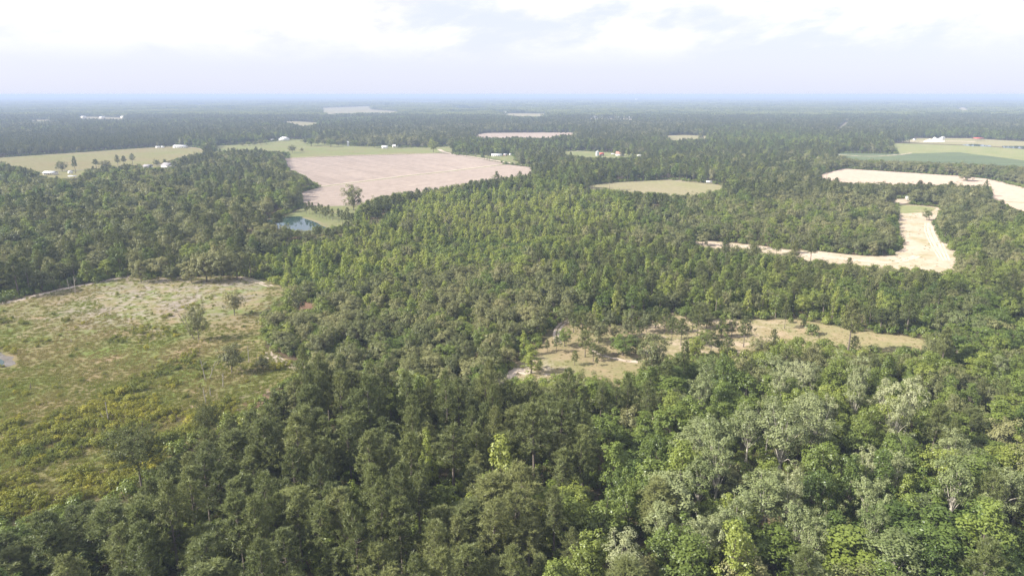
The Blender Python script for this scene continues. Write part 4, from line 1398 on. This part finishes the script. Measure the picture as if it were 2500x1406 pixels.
print('SHRUBS', len(c))

# undergrowth beneath the near woods and low weeds on the meadow
c = candidates(4.2)
dd = np.hypot(c[:, 0], c[:, 1])
c = c[dd < 1900]
dd = np.hypot(c[:, 0], c[:, 1])
edge = np.zeros(len(c), bool)
for ox, oy in ((9, 0), (-9, 0), (0, 9), (0, -9), (0, 20)):
    qx, qy, _ = proj(np.column_stack([c + np.array([ox, oy]), np.zeros(len(c))]))
    edge |= in_fields(qx, qy)
c = c[(dd < 520) | edge]
bx_, by_, _ = proj(np.column_stack([c, np.zeros(len(c))]))
tx_, ty_, _ = proj(np.column_stack([c, np.full(len(c), 2.2)]))
fd_ = np.hypot(c[:, 0], c[:, 1]) > 330
c = c[~in_fields(bx_, by_) & ~inpoly(bx_, by_, F['pond']) & ~(fd_ & in_fields(tx_, ty_)) & ~(fd_ & in_fields(bx_, by_ - 5)  & in_fields(bx_, by_ + 5))]
s = RNG.uniform(.5, 1.2, len(c))
scatter('undergrowth', 'brush', np.column_stack([c, np.zeros(len(c))]), np.column_stack([s * 1.1, s * 1.1, s]), 'dark leafy undergrowth beneath the woods', 'undergrowth')
print('UNDER', len(c))
c = sample_poly(F['meadow'], 1.6)
c = c[RNG.uniform(size=len(c)) < .16 + .3 * (lumpy(c[:, 0], c[:, 1], .12, 61) > .25)]
s = RNG.uniform(.35, .8, len(c))
scatter('meadow_grass', 'grass', np.column_stack([c, np.zeros(len(c))]), np.column_stack([s, s, s * .8]), 'thin dry grass tufts on the meadow', 'grass')
c = sample_poly(F['loop'], 2.2)
c = c[RNG.uniform(size=len(c)) < .12 * (lumpy(c[:, 0], c[:, 1], .06, 62) > .0)]
s = RNG.uniform(.5, 1.0, len(c))
scatter('strip_grass', 'grass', np.column_stack([c, np.zeros(len(c))]), np.column_stack([s, s, s * .7]), 'sparse weeds on the sandy strip', 'grass')
# ------------------------------------------------------------------ buildings and small things
plain('white_paint', (0.78, 0.78, 0.76), 0.6, 0.06, 0.8)
plain('cream_paint', (0.62, 0.58, 0.50), 0.7, 0.08, 0.8)
plain('grey_shingle', (0.24, 0.23, 0.24), 0.85, 0.18, 1.5)
plain('pale_metal', (0.70, 0.71, 0.72), 0.4, 0.08, 0.6)
plain('grey_metal', (0.42, 0.44, 0.46), 0.45, 0.12, 0.6)
plain('red_metal', (0.50, 0.085, 0.065), 0.5, 0.12, 0.6)
plain('brown_wood', (0.22, 0.14, 0.09), 0.85, 0.2, 1.0)
plain('red_brown', (0.33, 0.17, 0.13), 0.85, 0.2, 1.0)
plain('window_glass', (0.045, 0.055, 0.065), 0.12, 0.1, 0.5)
plain('tyre_rubber', (0.02, 0.02, 0.02), 0.8, 0.1, 3)
plain('white_sand_heap', (0.80, 0.76, 0.70), 0.95, 0.08, 0.3)


def part(name, V, F, mat, parent):
    me = build_mesh(name, np.array(V, float), [np.array(f, int) for f in F], [mat])
    o = bpy.data.objects.new(name, me)
    COL.objects.link(o)
    o.parent = parent
    return o


def boxg(x0, x1, y0, y1, z0, z1):
    V = [(x0, y0, z0), (x1, y0, z0), (x1, y1, z0), (x0, y1, z0), (x0, y0, z1), (x1, y0, z1), (x1, y1, z1), (x0, y1, z1)]
    F = [[(0, 3, 2, 1), (4, 5, 6, 7), (0, 1, 5, 4), (1, 2, 6, 5), (2, 3, 7, 6), (3, 0, 4, 7)]]
    return V, F


def base(name, pos, rot, label, cat, group=None):
    e = bpy.data.objects.new(name, None)
    e.empty_display_size = 1
    COL.objects.link(e)
    e.location = pos
    e.rotation_euler = (0, 0, rot)
    return tag(e, label, cat, group)


def px_m(px, py):
    p = g(px, py)
    return (p.y * cp + H * sp) / FPX


def house(px, py, wpx, label, depth=9.0, wall_h=3.0, roof_h=2.4, roof='gable', rot=0.0, wall='white_paint', top='pale_metal', name='house', cat='house', windows=3, door=True, w=None, chimney=False, porch=False):
    """Front faces the drone (-y)."""
    w = w or wpx * px_m(px, py)
    e = base(name, g(px, py), rot, label, cat)
    hw, hd, ov = w / 2, depth / 2, 0.45
    V, F_ = boxg(-hw, hw, -hd, hd, -0.2, wall_h)
    if roof == 'gable':
        V += [(-hw, 0, wall_h + roof_h * .97), (hw, 0, wall_h + roof_h * .97)]
        F_ = F_ + [[(4, 7, 8), (5, 9, 6)]]
    part('wall', V, F_, wall, e)
    z0, z1 = wall_h + 0.02, wall_h + roof_h
    dz = roof_h * ov / hd
    if roof == 'gable':
        V = [(-hw - ov, -hd - ov, z0 - dz), (hw + ov, -hd - ov, z0 - dz), (hw + ov, 0, z1), (-hw - ov, 0, z1), (hw + ov, hd + ov, z0 - dz), (-hw - ov, hd + ov, z0 - dz)]
        V += [(x, y, z + .18) for x, y, z in V]
        F_ = [[(6, 7, 8, 9), (9, 8, 10, 11), (0, 3, 2, 1), (3, 5, 4, 2), (0, 1, 7, 6), (5, 11, 10, 4), (0, 6, 9, 3), (3, 9, 11, 5), (1, 2, 8, 7), (2, 4, 10, 8)]]
    elif roof == 'hip':
        r = max(0.5, hw - hd * .9)
        V = [(-hw - ov, -hd - ov, z0 - .1), (hw + ov, -hd - ov, z0 - .1), (hw + ov, hd + ov, z0 - .1), (-hw - ov, hd + ov, z0 - .1), (-r, 0, z1), (r, 0, z1)]
        F_ = [[(0, 1, 5, 4), (2, 3, 4, 5), (3, 2, 1, 0)], [(1, 2, 5), (3, 0, 4)]]
    else:
        V, F_ = boxg(-hw - .3, hw + .3, -hd - .3, hd + .3, z0, z0 + .25)
    ro = part('roof', V, F_, top, e)
    if chimney:
        part('chimney', *boxg(hw * .4, hw * .4 + .9, .3, 1.1, z0, z1 + .9), 'red_brown', ro)
    for i in range(windows):
        x = -hw + w * (i + .5) / windows + .2
        if door and i == windows // 2:
            part('door', *boxg(x - .5, x + .5, -hd - .05, -hd + .02, 0, 2.1), 'brown_wood', e)
            continue
        wn = part('window', *boxg(x - .75, x + .75, -hd - .06, -hd + .02, 1.0, 2.25), 'white_paint', e)
        part('pane', *boxg(x - .62, x + .62, -hd - .09, -hd - .05, 1.12, 2.13), 'window_glass', wn)
    if porch:
        pr = part('porch_roof', *boxg(-hw * .75, hw * .55, -hd - 3, -hd - .02, wall_h - .35, wall_h - .15), top, e)
        for k in range(4):
            x = -hw * .7 + (hw * 1.2) * k / 3
            part('porch_post', *boxg(x - .1, x + .1, -hd - 2.9, -hd - 2.7, 0, wall_h - .36), 'white_paint', pr)
    return e


def shed(px, py, wpx, label, depth=6.0, h=2.8, top='pale_metal', wall='white_paint', rot=0.0, open_front=False, cat='shed', name='shed', posts=3, rise=.8):
    w = wpx * px_m(px, py)
    e = base(name, g(px, py), rot, label, cat)
    hw, hd = w / 2, depth / 2
    if open_front:
        for k in range(posts):
            x = -hw + .15 + (w - .3) * k / max(1, posts - 1)
            for y in (-hd + .15, hd - .15):
                part('post', *boxg(x - .1, x + .1, y - .1, y + .1, -.2, h), 'brown_wood', e)
    else:
        part('wall', *boxg(-hw, hw, -hd, hd, -.2, h), wall, e)
        part('door', *boxg(-.9, .9, -hd - .05, -hd + .02, 0, 2.2), 'grey_metal', e)
    V = [(-hw - .3, -hd - .3, h - .05), (hw + .3, -hd - .3, h - .05), (hw + .3, hd + .3, h - .05), (-hw - .3, hd + .3, h - .05), (-hw - .3, 0, h + rise), (hw + .3, 0, h + rise)]
    part('roof', V, [[(0, 1, 5, 4), (2, 3, 4, 5), (3, 2, 1, 0)], [(0, 4, 3), (1, 2, 5)]], top, e)
    return e


def silo(px, py, wpx, h, label, mat='pale_metal'):
    r = wpx * px_m(px, py) / 2
    e = base('silo', g(px, py), 0, label, 'silo')
    k = 20
    V = [(r * math.cos(6.2832 * i / k), r * math.sin(6.2832 * i / k), z) for z in (-.2, h) for i in range(k)]
    part('wall', V, [[(i, (i + 1) % k, k + (i + 1) % k, k + i) for i in range(k)]], mat, e)
    V = [(1.04 * r * math.cos(6.2832 * i / k), 1.04 * r * math.sin(6.2832 * i / k), h - .05) for i in range(k)] + [(0, 0, h + r * .55)]
    part('roof', V, [[(i, (i + 1) % k, k) for i in range(k)]], mat, e)
    for z in (h * .33, h * .66):
        V = [(1.02 * r * math.cos(6.2832 * i / k), 1.02 * r * math.sin(6.2832 * i / k), z + s) for s in (-.15, .15) for i in range(k)]
        part('band', V, [[(i, (i + 1) % k, k + (i + 1) % k, k + i) for i in range(k)]], 'grey_metal', e)
    return e


def pole(px, py, hpx, label, group='utility poles', mat='dead_wood'):
    h = hpx * px_m(px, py)
    e = base('utility_pole', g(px, py), R.uniform(-.4, .4), label, 'pole', group)
    V, F_ = tube([(0, 0, -.3), (0, 0, h * .5), (0, 0, h)], [.24, .2, .15], 7)
    part('post', V, [F_], mat, e)
    part('crossarm', *boxg(-1.2, 1.2, -.09, .09, h - .9, h - .7), mat, e)
    return e


house(694, 343.5, 24, 'large white hip roofed house at the back of the pasture', 17, 4.2, 4.4, 'hip', 0.25, porch=True, windows=5, chimney=True)
shed(666, 344, 7, 'small white shed left of the large white house', 5)
house(441, 361.5, 29, 'long low white shed at the end of the hayfield', 14, 3.6, 2.0, 'gable', .02, name='long_shed', cat='shed', windows=7)
shed(386, 361.5, 9, 'wider of two small white sheds beside the long one', 6)
shed(398, 361.3, 5, 'smaller of two small white sheds beside the long one', 5)
silo(850, 357, 5.5, 9, 'white silo at the tree edge of the pasture')
house(940, 363, 14, 'white farm house between two round dark trees', 9, 3.2, 2.4, 'gable', .1, windows=3)
house(965, 360, 12, 'white farm building half hidden behind a dark tree', 8, 3.2, 2.2, 'gable', -.1, windows=3)
house(990, 350, 12, 'white house under the trees behind the pasture', 9, 3.4, 2.6, 'gable', .2, windows=3)
house(1062, 346, 8, 'tall pale house beyond the lone pasture tree', 9, 5.2, 2.8, 'hip', .1, wall='cream_paint', windows=2)
house(1093, 349, 9, 'low house with pale roof beyond the crossroad', 8, 3, 2.2, 'gable', .1, windows=2)
house(1213, 382, 25, 'white mobile home beside the plowed field road', 6, 3.0, 1.2, 'gable', -.12, name='mobile_home', cat='house', windows=5)
shed(1234, 381, 9, 'small brown walled shed beside the white mobile home', 5, wall='red_brown')
shed(1246, 380, 5, 'tiny white shed behind the mobile home', 4)
silo(1458, 381, 8, 7.5, 'short grey grain silo in the farm yard', 'grey_metal')
shed(1469, 380, 10, 'small reddish barn beside the grain silo', 8, 3.2, 'red_metal', 'red_brown', rise=1.8)
house(1513, 381, 18, 'white farm house with reddish roof', 11, 4.2, 3.4, 'gable', -.25, top='red_brown', windows=4, chimney=True)
shed(1497, 380, 9, 'open shed left of the reddish roofed house', 6, open_front=True)
shed(1563, 384, 13, 'white roofed shed at the end of the farm yard', 8, 3)
house(411, 409, 27, 'white gabled house with grey roof below the hayfield', 12, 3.4, 3.4, 'gable', -.5, top='grey_shingle', windows=4)
house(362, 411, 17, 'low grey roofed house beside the round tree', 9, 3, 2.4, 'gable', .1, top='grey_shingle', windows=3)
shed(430, 406, 11, 'pale shed right of the white gabled house', 7, 2.8)
house(124, 427, 26, 'grey house with pale metal roof in the yard below the hayfield', 10, 3, 1.8, 'gable', .06, wall='cream_paint', windows=5)
shed(178, 436, 17, 'white roofed open carport in the yard', 7, 3, open_front=True)
shed(172, 424, 7, 'small pale shed behind the carport', 5)
shed(2219, 488, 12, 'small white shed tucked under dark trees', 6, 3)
for x_, y_, w_, l_ in ((1452, 291, 8, 'tiny white building far off at the narrow field'), (1482, 291, 12, 'distant tan barn in the narrow field'), (1508, 291, 9, 'distant brown barn beside the tan one'),
                       (1537, 292, 13, 'distant tall tan barn at the field end'), (205, 290, 9, 'distant white house above the hayfield woods'), (250, 291, 9, 'distant pale barn above the hayfield woods'),
                       (303, 290, 12, 'distant long pale shed above the hayfield woods'), (2083, 252, 10, 'far white shed near the horizon'), (1235, 277, 7, 'tiny white house beside the far green field')):
    shed(x_, y_, w_, l_, 18 if y_ > 260 else 30, 9 if y_ > 260 else 16, wall='cream_paint' if 'tan' in l_ or 'brown' in l_ else 'white_paint', rise=2)
# sand works: heaps, hopper, conveyor
e = base('sand_works', g(2285, 346), 0, 'white sand works with heaps and a sloping conveyor', 'plant')
k_ = px_m(2285, 346)


def heap(cx, cy, r, h, parent):
    rng = np.random.default_rng(int(cx * 7) % 97)
    n = 22
    V, Fq = [], []
    rings = 5
    for i in range(rings):
        f = i / rings
        for j in range(n):
            a = 6.2832 * j / n
            rr_ = r * (1 - f) * (1 + .12 * math.sin(3 * a + cx) + rng.uniform(-.05, .05))
            V.append((cx + rr_ * math.cos(a), cy + rr_ * math.sin(a), h * f ** 1.0 * (1 + rng.uniform(-.05, .05))))
    V.append((cx, cy, h))
    for i in range(rings - 1):
        for j in range(n):
            Fq.append((i * n + j, i * n + (j + 1) % n, (i + 1) * n + (j + 1) % n, (i + 1) * n + j))
    T = [((rings - 1) * n + j, (rings - 1) * n + (j + 1) % n, rings * n) for j in range(n)]
    part('sand_heap', V, [Fq, T], 'white_sand_heap', parent)


for hx, hr, hh_ in ((-15, 9, 6.5), (-4, 12, 10.5), (9, 10, 8.0), (-24, 6, 3.5)):
    heap(hx, R.uniform(-3, 3), hr, hh_, e)
part('hopper', *boxg(12, 18, -3, 3, 5.0, 10.5), 'white_paint', e)
for lx, ly in ((12.4, -2.6), (17.6, -2.6), (12.4, 2.6), (17.6, 2.6)):
    part('leg', *boxg(lx - .25, lx + .25, ly - .25, ly + .25, -.2, 5.0), 'white_paint', e)
V, F_ = tube([(-14, -6, 1.0), (2, -5, 6.5), (13, -3.4, 11.5)], [.9, .9, .9], 4)
part('conveyor', V, [F_], 'pale_metal', e)
shed(2232, 343, 5, 'small white shed left of the sand works', 6)
shed(2388, 343, 21, 'long open shed with red roof near the far ponds', 14, 4.5, 'red_metal', open_front=True, posts=6, rise=2.0)
# box trailer at the back of the khaki field
e = base('box_trailer', g(1731, 448), .05, 'white box trailer parked at the back of the khaki field', 'trailer')
part('body', *boxg(-3.6, 3.6, -1.2, 1.2, .8, 3.0), 'white_paint', e)
part('drawbar', *boxg(3.6, 4.8, -.1, .1, .75, .95), 'grey_metal', e)
for wx in (-.9, .2):
    V, F_ = tube([(wx, -1.25, .42), (wx, -.95, .42)], [.42, .42], 12)
    wh = part('wheel', V, [F_], 'tyre_rubber', e)
    V = [(wx + .25 * math.cos(6.2832 * i / 10), -1.27, .42 + .25 * math.sin(6.2832 * i / 10)) for i in range(10)]
    part('rim', V, [np.array([list(range(10))])], 'pale_metal', wh)
for x_, y_, h_, l_ in ((746, 341, 10, 'slim white pole right of the large white house'), (1161, 381, 9, 'utility pole along the wood by the mobile home'), (1183, 381, 9, 'second utility pole along the wood by the mobile home'),
                       (1287, 405, 10, 'utility pole at the end of the sandy farm road'), (1523, 377, 8, 'utility pole beside the reddish roofed house'), (1552, 378, 7, 'utility pole near the white roofed shed'),
                       (1706, 444, 14, 'utility pole at the back of the khaki field'), (866, 368, 9, 'slim pole standing in the green pasture'), (1072, 356, 8, 'utility pole beyond the lone pasture tree')):
    pole(x_, y_, h_, l_)
# lattice mast seen above the belt
h_ = 26 * px_m(2397, 428)
e = base('radio_mast', g(2397, 430), .3, 'slim rusty mast rising from the tree belt behind the tan field', 'mast')
for ax, ay in ((-.5, -.4), (.5, -.4), (0, .5)):
    V, F_ = tube([(ax, ay, -.2), (ax * .5, ay * .5, h_)], [.09, .07], 5)
    part('leg', V, [F_], 'red_brown', e)
br = []
for i in range(9):
    z0, z1 = h_ * i / 9, h_ * (i + 1) / 9
    s0, s1 = 1 - .5 * i / 9, 1 - .5 * (i + 1) / 9
    V, F_ = tube([(-.5 * s0, -.4 * s0, z0), (.5 * s1, -.4 * s1, z1)], [.05, .05], 4)
    part('brace', V, [F_], 'red_brown', e)


def water_tower(px, py, hpx):
    k = px_m(px, py)
    h = hpx * k
    e = base('water_tower', g(px, py), 0, 'tiny white water tower near the horizon', 'tower')
    rng = [(.04, 0), (.04, .62), (.28, .70), (.34, .82), (.26, .94), (.02, 1.0)]
    n = 14
    V = [(r * h * math.cos(6.2832 * j / n), r * h * math.sin(6.2832 * j / n), z * h) for r, z in rng for j in range(n)]
    stem_f = [(j, (j + 1) % n, n + (j + 1) % n, n + j) for j in range(n)]
    part('stem', V[:2 * n], [stem_f], 'white_paint', e)
    tank = [(i * n + j, i * n + (j + 1) % n, (i + 1) * n + (j + 1) % n, (i + 1) * n + j) for i in range(4) for j in range(n)]
    part('tank', V[n:], [tank], 'white_paint', e)


water_tower(1553, 250, 8)

# dead and leaning trunks in the clearing


def dead_tree(px, py, hpx, label, lean=0.0, branches=0, mat='dead_wood'):
    k = px_m(px, py)
    h = hpx * k / .93
    e = base('dead_tree', g(px, py), 0, label, 'dead tree')
    rng = np.random.default_rng(int(px * 3 + py))
    n = 6
    pts = [(lean * h * (i / n) + rng.normal(0, .06) * (i > 0), rng.normal(0, .06) * (i > 0), h * i / n * math.sqrt(max(.2, 1 - lean * lean * .3))) for i in range(n + 1)]
    pts[0] = (0, 0, -.3)
    V, F_ = tube(pts, [.20 - .11 * i / n for i in range(n + 1)], 6)
    part('trunk', V, [F_], mat, e)
    for b in range(branches):
        f = rng.uniform(.35, .95)
        q = Vector(pts[int(f * n)])
        a = rng.uniform(0, 6.28)
        L = h * rng.uniform(.14, .34)
        V, F_ = tube([q, q + Vector((math.cos(a) * L * .5, math.sin(a) * L * .5, L * .4)), q + Vector((math.cos(a) * L * .8, math.sin(a) * L * .8, L * .9))], [.07, .05, .02], 4)
        part('branch', V, [F_], mat, e)
    return e


dead_tree(265, 1027, 48, 'straight pale dead pole standing in the lower clearing')
dead_tree(255, 1024, 16, 'short broken stub leaning against the dead pole', -.4)
dead_tree(608, 885, 40, 'dead grey pole with stub branches beside the feathery tree', .02, 2)
dead_tree(502, 928, 52, 'thin leaning dead stem in the lower clearing', -.12, 3)
dead_tree(512, 925, 42, 'dead stem leaning the other way beside the thin one', .4, 2)
dead_tree(545, 944, 36, 'crooked dead stem below the feathery tree', .1, 3)
dead_tree(503, 985, 40, 'slender dead stem above the yellow brush', -.06, 2)
dead_tree(514, 966, 22, 'short dead snag above the yellow brush', .05, 1)
dead_tree(174, 835, 8, 'tiny pale stump in the middle of the clearing')
dead_tree(184, 716, 40, 'bare branching tree beside the sandy track', .08, 7)
dead_tree(172, 712, 30, 'smaller bare tree beside the sandy track', -.1, 5)
dead_tree(474, 828, 60, 'thin leaning stem beside the many stemmed tree', -.3, 2, 'bark')
dead_tree(466, 818, 52, 'second leaning stem beside the many stemmed tree', -.42, 1, 'bark')
dead_tree(75, 950, 16, 'dark broken stump among the brush', .15, 2, 'bark')

# ------------------------------------------------------------------ air
hz = NT('haze_air')
pv = hz.n('VolumePrincipled')
pv.inputs['Color'].default_value = (0.48, 0.60, 0.84, 1)
pv.inputs['Density'].default_value = HAZE
pv.inputs['Anisotropy'].default_value = 0.0
hz.l(pv.outputs[0], hz.out.inputs['Volume'])
MATS['haze_air'] = hz.m
FX = FAR + 600
V, F_ = boxg(-FX, FX, -900, FX, -1.0, H + 3.0)
me = build_mesh('haze', np.array(V, float), [np.array(F_[0], int)], ['haze_air'])
o = bpy.data.objects.new('haze', me)
COL.objects.link(o)
tag(o, 'thin bluish summer haze over the whole land', 'haze', None, 'stuff')
